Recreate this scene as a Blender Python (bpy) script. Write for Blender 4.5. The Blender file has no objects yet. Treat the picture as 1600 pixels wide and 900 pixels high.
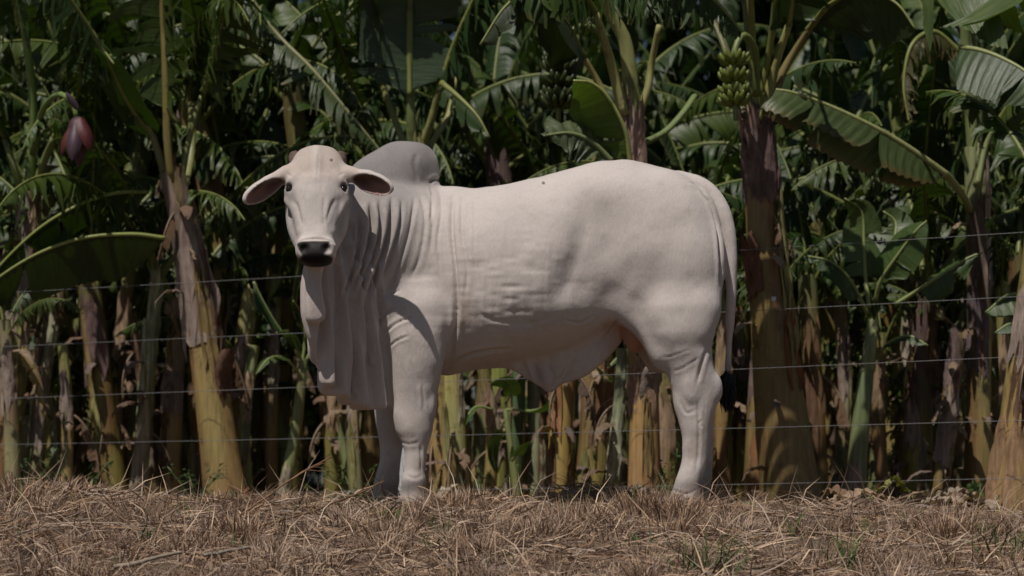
import bpy, bmesh, math, random
import numpy as np
from mathutils import Vector, Matrix, Quaternion, noise as mnoise

SC = bpy.context.scene
COL = SC.collection
rng = np.random.default_rng(7)
random.seed(11)

# ------------------------------------------------------------------ camera, sky, sun, exposure
CAM_Y, CAM_Z, FOC = -13.0, -0.27, 100.0
HOR = 880.0                                   # picture row of the camera's eye level (photo is 1600 x 900)
KPX = FOC / 36.0 * 1600.0
cam = bpy.data.cameras.new('camera')
cam.lens = FOC; cam.sensor_width = 36.0; cam.sensor_fit = 'HORIZONTAL'
cam.shift_y = (HOR - 450.0) / 1600.0
cam.clip_start = 0.1; cam.clip_end = 4000.0
cam.dof.use_dof = True; cam.dof.focus_distance = 12.0; cam.dof.aperture_fstop = 2.6
camo = bpy.data.objects.new('camera', cam); COL.objects.link(camo)
camo.location = (0, CAM_Y, CAM_Z); camo.rotation_euler = (math.radians(90), 0, 0)
SC.camera = camo

SUN_TO = Vector((-0.235, -0.41, 0.88)).normalized()      # direction towards the sun
world = bpy.data.worlds.new('World'); SC.world = world; world.use_nodes = True
nt = world.node_tree
sky = nt.nodes.new('ShaderNodeTexSky'); sky.sky_type = 'NISHITA'; sky.sun_disc = False
sky.sun_elevation = math.asin(SUN_TO.z)
sky.sun_rotation = math.atan2(SUN_TO.x, SUN_TO.y)
sky.dust_density = 1.0
bg = nt.nodes['Background']; bg.inputs['Strength'].default_value = 0.05
nt.links.new(sky.outputs[0], bg.inputs['Color'])
sun = bpy.data.lights.new('sun', 'SUN'); sun.energy = 5.0; sun.angle = math.radians(0.5)
sun.color = (1.0, 0.935, 0.875)
suno = bpy.data.objects.new('sun', sun); COL.objects.link(suno)
suno.rotation_euler = (-SUN_TO).to_track_quat('-Z', 'Y').to_euler()
suno.location = (-4, -8, 14)
SC.view_settings.view_transform = 'Standard'; SC.view_settings.look = 'None'
SC.view_settings.exposure = -0.58; SC.view_settings.gamma = 1.0
SC.view_settings.use_curve_mapping = False

# ------------------------------------------------------------------ helpers
def at(px, py, y):
    d = y - CAM_Y
    return np.array([(px - 800.0) / KPX * d, y, CAM_Z + (HOR - py) / KPX * d])

def tag(o, label=None, cat=None, group=None, kind=None):
    if label: o['label'] = label
    if cat: o['category'] = cat
    if group: o['group'] = group
    if kind: o['kind'] = kind
    return o

def empty(name, loc=(0, 0, 0)):
    o = bpy.data.objects.new(name, None); o.empty_display_size = 0.1
    COL.objects.link(o); o.location = loc
    return o

def mesh_from(name, V, F, smooth=True, mat=None, cols=None, uvs=None):
    """V (n,3), F (m,k) int array or list of arrays (tris and quads); cols (n,3 or 4) point colours; uvs (n,2) per point"""
    me = bpy.data.meshes.new(name)
    if isinstance(F, np.ndarray): F = [F]
    F = [f for f in F if len(f)]
    nl = sum(f.size for f in F); npoly = sum(len(f) for f in F)
    me.vertices.add(len(V)); me.vertices.foreach_set('co', np.asarray(V, np.float32).ravel())
    me.loops.add(nl); li = np.concatenate([f.ravel() for f in F]).astype(np.int32)
    me.loops.foreach_set('vertex_index', li)
    me.polygons.add(npoly)
    tot = np.concatenate([np.full(len(f), f.shape[1]) for f in F]).astype(np.int32)
    st = np.concatenate([[0], np.cumsum(tot)[:-1]]).astype(np.int32)
    me.polygons.foreach_set('loop_start', st)
    me.polygons.foreach_set('use_smooth', np.full(npoly, smooth, bool))
    if uvs is not None:
        uv = me.uv_layers.new(name='UVMap')
        uv.data.foreach_set('uv', np.asarray(uvs, np.float32)[li].ravel())
    if cols is not None:
        cols = np.asarray(cols, np.float32)
        if cols.shape[1] == 3: cols = np.hstack([cols, np.ones((len(cols), 1), np.float32)])
        a = me.color_attributes.new('Col', 'FLOAT_COLOR', 'POINT')
        a.data.foreach_set('color', cols.ravel())
    me.update(calc_edges=True); me.validate()
    if mat: me.materials.append(mat)
    return me

def obj(name, me, parent=None, loc=None):
    o = bpy.data.objects.new(name, me); COL.objects.link(o)
    if parent: o.parent = parent
    if loc is not None: o.location = loc
    return o

def catmull(P, n):
    """smooth resample of a control polyline, n points"""
    P = np.asarray(P, float); m = len(P)
    if m == 2:
        t = np.linspace(0, 1, n)[:, None]; return P[0] * (1 - t) + P[1] * t
    Q = np.vstack([2 * P[0] - P[1], P, 2 * P[-1] - P[-2]])
    seg = np.linalg.norm(np.diff(P[:, :3], axis=0), axis=1); cum = np.concatenate([[0], np.cumsum(seg)])
    s = np.linspace(0, cum[-1], n)
    i = np.clip(np.searchsorted(cum, s, side='right') - 1, 0, m - 2)
    t = ((s - cum[i]) / np.maximum(seg[i], 1e-9))[:, None]
    a, b, c, d = Q[i], Q[i + 1], Q[i + 2], Q[i + 3]
    return 0.5 * (2 * b + (c - a) * t + (2 * a - 5 * b + 4 * c - d) * t**2 + (3 * b - a - 3 * c + d) * t**3)

def frames(P, up=(0, 0, 1)):
    T = np.gradient(P, axis=0); T /= np.linalg.norm(T, axis=1)[:, None] + 1e-12
    up = np.asarray(up, float)
    N = np.empty_like(T); prev = up
    for i in range(len(T)):
        n = prev - T[i] * np.dot(prev, T[i]); l = np.linalg.norm(n)
        if l < 1e-4:
            n = np.cross(T[i], [1, 0, 0.3]); l = np.linalg.norm(n)
        N[i] = n / l; prev = N[i]
    return T, N, np.cross(T, N)

def tube(P, R, k=8, up=(0, 1, 0), cap=True, flat=1.0):
    """returns V, [quads, caps tris], uv"""
    P = np.asarray(P, float); n = len(P); R = np.broadcast_to(np.asarray(R, float), (n,))
    T, N, B = frames(P, up)
    a = np.linspace(0, 2 * math.pi, k, endpoint=False)
    V = P[:, None, :] + R[:, None, None] * (np.cos(a)[None, :, None] * N[:, None, :] * flat + np.sin(a)[None, :, None] * B[:, None, :])
    V = V.reshape(-1, 3)
    i = np.arange(n - 1)[:, None] * k; j = np.arange(k)[None, :]; j2 = (j + 1) % k
    Q = np.stack([i + j, i + j2, i + k + j2, i + k + j], -1).reshape(-1, 4)
    uv = np.stack([np.repeat(np.linspace(0, 1, n), k), np.tile(np.linspace(0, 1, k), n)], 1)
    F = [Q]
    if cap:
        V = np.vstack([V, P[0], P[-1]]); uv = np.vstack([uv, [0, 0], [1, 0]])
        c0, c1 = n * k, n * k + 1; jj = np.arange(k)
        F.append(np.vstack([np.stack([np.full(k, c0), (jj + 1) % k, jj], 1), np.stack([np.full(k, c1), (n - 1) * k + jj, (n - 1) * k + (jj + 1) % k], 1)]))
    return V, F, uv

class Acc:
    """collects pieces into one mesh"""
    def __init__(s): s.V, s.F, s.C, s.U, s.n = [], {}, [], [], 0
    def add(s, V, F, col=None, uv=None):
        if isinstance(F, np.ndarray): F = [F]
        V = np.asarray(V, float)
        for f in F:
            if len(f): s.F.setdefault(f.shape[1], []).append(np.asarray(f) + s.n)
        s.V.append(V)
        c = np.asarray(col if col is not None else (1, 1, 1), float)
        s.C.append(np.broadcast_to(c, (len(V), 3)) if c.ndim == 1 else c)
        s.U.append(uv if uv is not None else np.zeros((len(V), 2)))
        s.n += len(V)
    def mesh(s, name, mat, smooth=True):
        return mesh_from(name, np.vstack(s.V), [np.vstack(f) for f in s.F.values()], smooth, mat, np.vstack(s.C), np.vstack(s.U))

# ---- materials
def newmat(name):
    m = bpy.data.materials.new(name); m.use_nodes = True
    t = m.node_tree; return m, t, t.nodes['Principled BSDF']
def nd(t, typ, **kw):
    n = t.nodes.new(typ)
    for k, v in kw.items():
        if k in n.inputs.keys(): n.inputs[k].default_value = v
        else: setattr(n, k, v)
    return n
def lk(t, a, b): t.links.new(a, b)
def ramp(t, fac, stops):
    r = t.nodes.new('ShaderNodeValToRGB'); e = r.color_ramp.elements
    while len(e) < len(stops): e.new(0.5)
    for k, (p, c) in enumerate(stops):
        e[k].position = p; e[k].color = (*c, 1) if len(c) == 3 else c
    lk(t, fac, r.inputs[0]); return r
def mixc(t, fac, a, b, mode='MIX'):
    m = t.nodes.new('ShaderNodeMix'); m.data_type = 'RGBA'; m.blend_type = mode
    for sock, v in ((m.inputs[0], fac), (m.inputs[6], a), (m.inputs[7], b)):
        if hasattr(v, 'is_output'): lk(t, v, sock)
        elif isinstance(v, (int, float)): sock.default_value = v
        else: sock.default_value = (*v, 1)
    return m.outputs[2]
def noise_tex(t, scale, detail=4, rough=0.6, vec=None, dist=0.0):
    n = nd(t, 'ShaderNodeTexNoise', Scale=scale, Detail=detail, Roughness=rough, Distortion=dist)
    if vec is not None: lk(t, vec, n.inputs['Vector'])
    return n.outputs[0]
def mapped(t, src, scale):
    m = t.nodes.new('ShaderNodeMapping'); m.inputs['Scale'].default_value = scale
    lk(t, src, m.inputs['Vector']); return m.outputs[0]
# ================================================================== the bull: one continuous body from a distance field
def pchip_table(x, y, n=400):
    x = np.asarray(x, float); y = np.asarray(y, float)
    h = np.diff(x); dl = np.diff(y) / h; m = np.zeros(len(x))
    for i in range(1, len(x) - 1):
        if dl[i - 1] * dl[i] > 0:
            w1, w2 = 2 * h[i] + h[i - 1], h[i] + 2 * h[i - 1]
            m[i] = (w1 + w2) / (w1 / dl[i - 1] + w2 / dl[i])
    m[0], m[-1] = dl[0], dl[-1]
    X = np.linspace(x[0], x[-1], n); i = np.clip(np.searchsorted(x, X) - 1, 0, len(x) - 2)
    t = (X - x[i]) / h[i]
    Y = ((1 + 2 * t) * (1 - t)**2 * y[i] + t * (1 - t)**2 * h[i] * m[i] + t * t * (3 - 2 * t) * y[i + 1] + t * t * (t - 1) * h[i] * m[i + 1])
    return X, Y

def smin(a, b, k):
    h = np.maximum(k - np.abs(a - b), 0) / k
    return np.minimum(a, b) - h * h * k * 0.25
def smax(a, b, k): return -smin(-a, -b, k)

class Loft:
    """sections along u: t, rv+ , rv-, rw, cv, cw ; superellipse exponent n"""
    def __init__(s, O, u, v, rows, n=2.0):
        s.O = np.asarray(O, float); s.u = np.asarray(u, float) / np.linalg.norm(u)
        v = np.asarray(v, float); v = v - s.u * (v @ s.u); s.v = v / np.linalg.norm(v)
        s.w = np.cross(s.u, s.v); R = np.asarray(rows, float); s.n = n
        s.T0, s.T1 = R[0, 0], R[-1, 0]
        s.tab = [pchip_table(R[:, 0], R[:, i]) for i in range(1, 6)]
        L = R[:, 0]; mx = np.abs(R[:, 1:4]).max() + np.abs(R[:, 4:6]).max()
        ends = np.array([s.O + s.u * s.T0, s.O + s.u * s.T1])
        s.lo, s.hi = ends.min(0) - mx, ends.max(0) + mx
    def __call__(s, P):
        q = P - s.O; t = q @ s.u; a = q @ s.v; b = q @ s.w
        tc = np.clip(t, s.T0, s.T1)
        rp, rm, rw, cv, cw = [np.interp(tc, X, Y) for X, Y in s.tab]
        a = a - cv; b = b - cw
        ra = np.where(a > 0, rp, rm)
        rho = ((np.abs(a) / ra)**s.n + (np.abs(b) / rw)**s.n)**(1 / s.n) + 1e-6
        d = np.hypot(a, b) * (1 - 1 / rho)
        d = np.maximum(d, (rho - 1) * np.minimum(ra, rw)) * (rho < 1) + d * (rho >= 1)
        dt = t - tc
        return np.where(dt != 0, np.hypot(np.maximum(d, 0), dt), d)

class Ell:
    def __init__(s, c, r, ax=None):
        s.c = np.asarray(c, float); s.r = np.asarray(r, float)
        s.A = np.eye(3) if ax is None else np.asarray(ax, float)      # rows are axes
        m = s.r.max(); s.lo, s.hi = s.c - m, s.c + m
    def __call__(s, P):
        q = (P - s.c) @ s.A.T
        k0 = np.linalg.norm(q / s.r, axis=1); k1 = np.linalg.norm(q / s.r**2, axis=1)
        return k0 * (k0 - 1) / (k1 + 1e-9)

class Chain:
    """round cone chain through points with radii"""
    def __init__(s, P, R, n=24):
        Q = catmull(np.hstack([np.asarray(P, float), np.asarray(R, float)[:, None]]), n)
        s.P, s.R = Q[:, :3], Q[:, 3]; s.lo, s.hi = s.P.min(0) - s.R.max(), s.P.max(0) + s.R.max()
    def __call__(s, P):
        best = np.full(len(P), 1e3)
        for a, b, ra, rb in zip(s.P[:-1], s.P[1:], s.R[:-1], s.R[1:]):
            ab = b - a; t = np.clip((P - a) @ ab / (ab @ ab), 0, 1)
            best = np.minimum(best, np.linalg.norm(P - a - t[:, None] * ab, axis=1) - (ra + (rb - ra) * t))
        return best

def sstep(a, b, x):
    t = np.clip((x - a) / (b - a), 0, 1); return t * t * (3 - 2 * t)

def poly_sd(p, V):
    d = np.full(len(p), 1e9); inside = np.zeros(len(p), bool); n = len(V)
    for i in range(n):
        a, b = V[i], V[(i + 1) % n]; e = b - a; w = p - a
        t = np.clip(w @ e / (e @ e + 1e-12), 0, 1)
        d = np.minimum(d, ((w - t[:, None] * e)**2).sum(1))
        c = ((a[1] <= p[:, 1]) != (b[1] <= p[:, 1])) & (p[:, 0] < (b[0] - a[0]) * (p[:, 1] - a[1]) / (b[1] - a[1] + 1e-12) + a[0])
        inside ^= c
    d = np.sqrt(d); return np.where(inside, -d, d)

class Sheet:
    """thick curtain: outline polygon in (s, z) on a vertical plane through O along e; mid surface offset off(s, z), half thickness th(s,z)"""
    def __init__(s, O, e, poly, th, off=None, r=0.02):
        s.O = np.asarray(O, float); s.e = np.array([e[0], e[1], 0.0]); s.e /= np.linalg.norm(s.e)
        s.nrm = np.array([s.e[1], -s.e[0], 0.0]); s.poly = np.asarray(poly, float); s.th, s.off, s.r = th, off, r
        w = [s.O + s.e * p[0] for p in s.poly]; w = np.array(w); w[:, 2] = s.poly[:, 1]
        s.lo, s.hi = w.min(0) - 0.15, w.max(0) + 0.15
    def __call__(s, P):
        q = P - s.O; a = q @ s.e; z = P[:, 2]; n = q @ s.nrm
        d2 = poly_sd(np.stack([a, z], 1), s.poly) + s.r
        dn = np.abs(n - (s.off(a, z) if s.off else 0)) - (s.th(a, z) if callable(s.th) else s.th) + s.r
        return np.minimum(np.maximum(d2, dn), 0) + np.hypot(np.maximum(d2, 0), np.maximum(dn, 0)) - s.r

def bz(py): return CAM_Z + (HOR - py) / KPX * 13.0      # height of a picture row on the bull's own middle plane
def bx(px): return (px - 800.0) / KPX * 13.0

PR = []     # (primitive, blend, op)
def U(p, k=0.03): PR.append((p, k, 0))
def CUT(p, k=0.01): PR.append((p, k, 1))

# trunk: picture column, top row, bottom row, half width, row of the widest point
tr = [(588, 372, 520, .10, 440), (600, 345, 548, .155, 440), (625, 310, 572, .205, 440), (660, 290, 584, .235, 445), (700, 292, 584, .265, 450), (740, 294, 578, .300, 450),
      (790, 289, 570, .325, 448), (840, 278, 560, .335, 444), (880, 268, 550, .322, 436), (915, 258, 536, .292, 425), (950, 251, 516, .276, 400), (990, 251, 500, .272, 390),
      (1030, 261, 500, .262, 390), (1070, 274, 500, .232, 390), (1100, 291, 500, .19, 392), (1116, 318, 490, .14, 400), (1126, 362, 470, .08, 415)]
rows = []
for px, t_, b_, w_, m_ in tr:
    rows.append((bx(px), bz(t_) - bz(m_), bz(m_) - bz(b_), w_, bz(m_), 0.0))
TRUNK = Loft((0, 0, 0), (1, 0, 0), (0, 0, 1), rows, n=2.15); U(TRUNK, .02)
for sy in (-1, 1):
    # haunch, hip bone, thigh
    U(Ell((bx(1020), sy * .115, bz(398)), (.305, .185, .375), None), .035)
    U(Ell((bx(1066), sy * .14, bz(430)), (.180, .155, .25)), .05)
    U(Ell((bx(948), sy * .13, bz(318)), (.15, .105, .12)), .10)
    # shoulder
    U(Ell((bx(652), sy * .135, bz(430)), (.165, .115, .300)), .05)
    U(Ell((bx(640), sy * .165, bz(500)), (.125, .105, .150)), .05)
# hump: leans back over the withers
def ax2(ang):
    c, s_ = math.cos(ang), math.sin(ang); return np.array([[c, 0, s_], [0, 1, 0], [-s_, 0, c]])
U(Ell((bx(624), 0, bz(287)), (.175, .10, .198), ax2(-.10)), .03)
U(Ell((bx(650), 0, bz(257)), (.098, .085, .098), ax2(-.5)), .04)
U(Ell((bx(592), -.01, bz(300)), (.155, .10, .17), ax2(.5)), .05)
# neck to the turned head
HO = at(494, 229, -0.50)                                     # poll
hu = np.array([0.02, -0.40, -0.917]); hv = np.array([0.0, -0.917, 0.40]); hw = np.array([-1.0, 0, 0])
def hp(t, v, w): return HO + hu / np.linalg.norm(hu) * t + hv / np.linalg.norm(hv) * v + np.array([1.0, 0, 0]) * w
nA = np.array([bx(655), -.03, bz(395)]); nB = hp(.15, -.23, .05)
nl = np.linalg.norm(nB - nA)
U(Loft(nA, nB - nA, (0, 0, 1), [(-.02, .27, .30, .18, 0, 0), (nl * .35, .235, .28, .165, 0.0, 0), (nl * .7, .17, .22, .14, .0, 0), (nl * .92, .115, .14, .095, .0, 0), (nl * 1.04, .07, .08, .06, 0, 0)], n=2.1), .05)
# ---- dewlap curtain with pleats
dE = np.array([bx(610) - bx(474), 0.46]); dL = np.linalg.norm(dE); dO = np.array([bx(490), -0.52, 0.0])
kx = (dE / dL)[0]
dpx = [(482, 390), (476, 440), (475, 480), (477, 508), (481, 530), (493, 556), (500, 574), (501, 600), (512, 605), (520, 618), (533, 621), (546, 632), (566, 640), (590, 640),
       (618, 632), (650, 610), (650, 520), (650, 400), (600, 330), (540, 330), (505, 350)]
def dz(px, py):
    # allow for the curtain's front edge hanging nearer the camera than the bull's middle plane
    y = -.52 + .5 * np.clip((px - 478) / 140.0, 0, 1); k = (13 + y) / 13
    return np.array([(bx(px) * k - bx(490)) / kx, (bz(py) - CAM_Z) * k + CAM_Z])
dpoly = catmull(np.array([dz(*p) for p in dpx] + [dz(*dpx[0])]), 90)[:-1]
def pleat(a, z):
    # folds fan out from the throat and hang straight lower down
    zt = bz(330); f = np.clip((zt - z) / (zt - bz(640)), 0, 1)
    ph = a / (0.35 + 0.65 * f**0.7)
    s1 = np.sin(ph * 2 * math.pi / .105 + 1.2 * np.sin(z * 5) + 0.4)
    s2 = np.sin(ph * 2 * math.pi / .062 + 2.0 + np.sin(z * 7 + 1))
    tri = np.sign(s1) * (1 - (1 - np.abs(s1))**1.6)
    return (.024 * tri + .011 * s2) * np.clip(f * 1.6 - .1, 0.0, 1) * np.clip((a + .02) / .1, .3, 1)
U(Sheet(dO, dE / dL, dpoly, lambda a, z: .024 + .03 * np.clip(a / .4, 0, 1) + .045 * np.clip((z - bz(600)) / .5, 0, 1) * np.clip(a / .25, 0, 1), pleat, r=.018), .05)
# front lobe of the dewlap below the chin
lob = catmull(np.array([dz(*p) for p in [(474, 400), (474, 450), (474, 490), (478, 505), (492, 508), (506, 503), (508, 490), (502, 465), (500, 440), (506, 410), (490, 395), (474, 400)]]), 40)[:-1]
U(Sheet(dO + np.array([.012, -.035, 0]), (1, .25), (lob - [0, 0]) * [kx, 1], .028, lambda a, z: .012 * np.sin(z * 9), r=.02), .02)
# brisket bulk between the fore legs
U(Ell((bx(606), .02, bz(565)), (.125, .135, .185)), .05)
# ---- legs: axis straight down, rows of (picture row, left, right, half depth, centre y)
def leg(rows_, k, n=2.2):
    R = []
    for py, l, r, dy, cy in rows_:
        c = (bx(l) + bx(r)) / 2; h = (bx(r) - bx(l)) / 2
        R.append((-bz(py), h, h, dy, c, -cy))
    U(Loft((0, 0, 0), (0, 0, -1), (1, 0, 0), R, n=n), k)
leg([(450, 615, 690, .06, -.20), (490, 606, 703, .09, -.215), (530, 608, 701, .10, -.215), (565, 613, 697, .095, -.21), (600, 616, 690, .082, -.205), (632, 618, 684, .072, -.20), (655, 617, 680, .068, -.20), (675, 620, 678, .066, -.20),
     (692, 628, 673, .055, -.20), (712, 634, 668, .045, -.20), (735, 634, 666, .045, -.20), (754, 629, 668, .055, -.20), (768, 629, 667, .052, -.20), (786, 627, 668, .056, -.205), (792, 629, 666, .05, -.205)], .04)
leg([(500, 585, 665, .07, .17), (560, 582, 655, .09, .18), (600, 580, 642, .08, .18), (632, 581, 634, .07, .18), (655, 584, 630, .066, .18), (672, 587, 628, .06, .18), (692, 591, 627, .05, .18), (715, 591, 624, .045, .18),
     (738, 586, 622, .047, .18), (754, 581, 622, .055, .18), (768, 579, 620, .052, .18), (784, 575, 620, .056, .18), (790, 577, 618, .05, .18)], .04)
leg([(440, 990, 1120, .08, -.18), (490, 999, 1122, .115, -.20), (525, 1012, 1112, .115, -.205), (552, 1024, 1107, .10, -.20), (580, 1035, 1111, .082, -.20), (602, 1043, 1118, .07, -.20), (618, 1047, 1120, .063, -.20), (640, 1050, 1114, .06, -.20),
     (665, 1056, 1107, .055, -.20), (690, 1061, 1103, .048, -.20), (718, 1061, 1100, .045, -.20), (740, 1057, 1095, .052, -.20), (756, 1052, 1090, .056, -.20), (770, 1047, 1090, .054, -.20), (788, 1042, 1091, .056, -.205), (794, 1044, 1089, .05, -.205)], .04)
leg([(440, 1000, 1110, .08, .18), (490, 1010, 1115, .11, .19), (540, 1030, 1108, .10, .20), (580, 1050, 1116, .08, .20), (604, 1060, 1122, .066, .20), (618, 1066, 1124, .06, .20), (640, 1074, 1120, .056, .20),
     (690, 1082, 1119, .046, .20), (720, 1081, 1118, .044, .20), (745, 1078, 1117, .05, .20), (762, 1072, 1114, .055, .20), (784, 1066, 1112, .056, .20), (790, 1068, 1110, .05, .20)], .04)
# hock point and knee bumps
U(Ell((bx(1113), -.20, bz(610)), (.022, .03, .045)), .04)
U(Ell((bx(1075), -.255, bz(612)), (.03, .02, .05)), .04)
U(Ell((bx(676), -.215, bz(640)), (.016, .03, .05)), .03)
# flank fold from stifle to belly
U(Chain([(bx(880), -.10, bz(518)), (bx(930), -.125, bz(492)), (bx(968), -.15, bz(486)), (bx(1000), -.18, bz(512)), (bx(1030), -.19, bz(560))], [.04, .05, .05, .05, .05]), .07)
U(Chain([(bx(880), .12, bz(522)), (bx(930), .16, bz(500)), (bx(968), .20, bz(494)), (bx(1000), .215, bz(515)), (bx(1030), .20, bz(560))], [.03, .035, .035, .045, .05]), .07)
# sheath
spx = [(690, 560), (697, 582), (722, 576), (745, 570), (768, 569), (792, 574), (812, 586), (830, 597), (848, 607), (862, 611), (875, 602), (893, 597), (915, 588), (938, 571), (958, 552), (976, 528), (984, 505), (960, 480), (860, 480), (760, 500), (700, 520)]
spoly = catmull(np.array([(bx(a), bz(b)) for a, b in spx] + [(bx(spx[0][0]), bz(spx[0][1]))]), 90)[:-1]
def spleat(a, z):
    g = np.exp(-((a - bx(842)) / .12)**2) * np.clip((bz(545) - z) / .12, 0, 1)
    r = np.hypot((a - bx(850)) / 1.0, (z - bz(560)))
    return g * .016 * np.sin((a - bx(850)) * 95 + z * 22) + .010 * np.sin(a * 17 + 1)
U(Sheet((0, -.01, 0), (1, 0), spoly, lambda a, z: .032 + .05 * np.clip((z - bz(590)) / .3, 0, 1), spleat, r=.018), .05)
U(Chain([(bx(878), -.01, bz(560)), (bx(864), -.01, bz(588)), (bx(859), -.01, bz(607))], [.06, .04, .02], 8), .03)
# scrotum
U(Ell((bx(995), -.09, bz(514)), (.066, .065, .118), ax2(-.15)), .015)
# tail
TAILP = [(bx(1062), -.02, bz(282)), (bx(1090), -.03, bz(291)), (bx(1112), -.045, bz(309)), (bx(1129), -.07, bz(340)), (bx(1139), -.08, bz(385)), (bx(1141), -.08, bz(430)), (bx(1139), -.07, bz(490)), (bx(1137), -.05, bz(560)), (bx(1136), -.05, bz(600))]
U(Chain(TAILP, [.042, .044, .041, .037, .033, .029, .022, .015, .013], 30), .014)

# ---- head
def HL(rows_, n, v0=(0, 0)): return Loft(HO, hu, hv, rows_, n)
# rows: t, rv+ (front), rv- (back), rw, cv, cw
U(HL([(-.036, .03, .05, .055, -.075, 0), (-.015, .054, .08, .085, -.075, 0), (.03, .074, .10, .112, -.075, 0), (.10, .085, .12, .126, -.075, 0), (.18, .088, .13, .122, -.075, 0), (.24, .084, .14, .108, -.075, 0),
      (.32, .078, .13, .088, -.078, 0), (.40, .074, .11, .076, -.080, 0), (.46, .074, .09, .077, -.080, 0), (.50, .066, .075, .080, -.080, 0), (.53, .045, .06, .066, -.078, 0), (.543, .02, .03, .04, -.075, 0)], 2.5), .03)
# nasal bridge, flat topped
U(HL([(.16, .040, .05, .060, -.030, 0), (.25, .046, .05, .055, -.038, 0), (.36, .042, .05, .050, -.046, 0), (.45, .038, .05, .052, -.050, 0), (.49, .02, .04, .04, -.055, 0)], 3.2), .03)
# cheeks and jaw
for sw in (-1, 1):
    U(Chain([hp(.18, -.15, sw * .078), hp(.27, -.145, sw * .078), hp(.36, -.125, sw * .068), hp(.47, -.105, sw * .038)], [.066, .062, .056, .036], 12), .04)
    U(Ell(hp(.200, -.056, sw * .110), (.032, .044, .050)), .025)            # orbit
    U(Chain([hp(.135, -.018, sw * .086), hp(.162, -.010, sw * .108), hp(.195, -.024, sw * .130)], [.012, .013, .010], 8), .025)   # brow
    U(Chain([hp(.245, -.055, sw * .126), hp(.33, -.05, sw * .088), hp(.40, -.05, sw * .072)], [.012, .010, .006], 8), .03)   # cheek bone
    U(Ell(hp(.483, -.045, sw * .054), (.034, .042, .040)), .02)             # nostril wing
U(Ell(hp(.505, -.058, 0), (.086, .060, .056)), .02)                        # muzzle
U(Chain([hp(.528, -.085, -.032), hp(.532, -.080, 0), hp(.528, -.085, .032)], [.020, .022, .020], 8), .012)   # lower lip
U(Chain([hp(.0, -.030, 0), hp(.06, -.004, 0), hp(.17, .006, 0)], [.010, .012, .008], 8), .04)
for sw in (-1, 1):
    CUT(Ell(hp(.512, -.002, sw * .052), (.024, .024, .017), np.array([[.8, 0, -.6 * sw], [0, 1, 0], [.6 * sw, 0, .8]])), .012)     # nostril
    CUT(Ell(hp(.199, -.018, sw * .123), (.0145, .020, .019), np.array([[.94, 0, .34 * sw], [0, 1, 0], [-.34 * sw, 0, .94]])), .008)          # eye socket
# ---- ears: drooping cups
EARS = []
for sw, tipx, tipy, bxp, byp in ((-1, 381, 312, 449, 272), (1, 614, 294, 545, 274)):
    base = at(bxp, byp, -.50); tip = at(tipx, tipy, -.60 if sw < 0 else -.615)
    ex = (tip - base); L = np.linalg.norm(ex); ex /= L
    up = np.array([0, -.42, .90]) if sw < 0 else np.array([0, -.30, .95])
    up -= ex * (up @ ex); up /= np.linalg.norm(up); fo = np.cross(ex, up); fo *= -np.sign(fo[1])
    if fo[1] > 0: fo = -fo
    A = np.array([ex, up, fo]); c = base + ex * L * .57
    hgt = .047 if sw < 0 else .049
    dn = -up * (.006 if sw < 0 else .006)
    EARS.append((c + dn, A, L, hgt))
    U(Ell(c + dn, (L * .45, hgt, .040), A), .02)
    U(Chain([hp(.085, -.10, sw * .095), base + up * .008, base + ex * L * .22 + up * .014, base + ex * L * .42 + up * .026], [.045, .036, .026, .014], 8), .03)
EARCUT = []
for (c, A, L, hgt) in EARS:
    e = Ell(c + A[2] * .028 + A[0] * L * .02 - A[1] * .003, (L * .41, hgt * .90, .050), A); EARCUT.append(e)
    CUT(e, .008)

def sdf(P):
    P = np.asarray(P, float); D = np.full(len(P), 1.0)
    for p, k, op in PR:
        m = ((P > p.lo - k - .05) & (P < p.hi + k + .05)).all(1)
        if not m.any(): continue
        d = p(P[m])
        D[m] = smin(D[m], d, k) if op == 0 else smax(D[m], -d, k)
    return D

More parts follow.
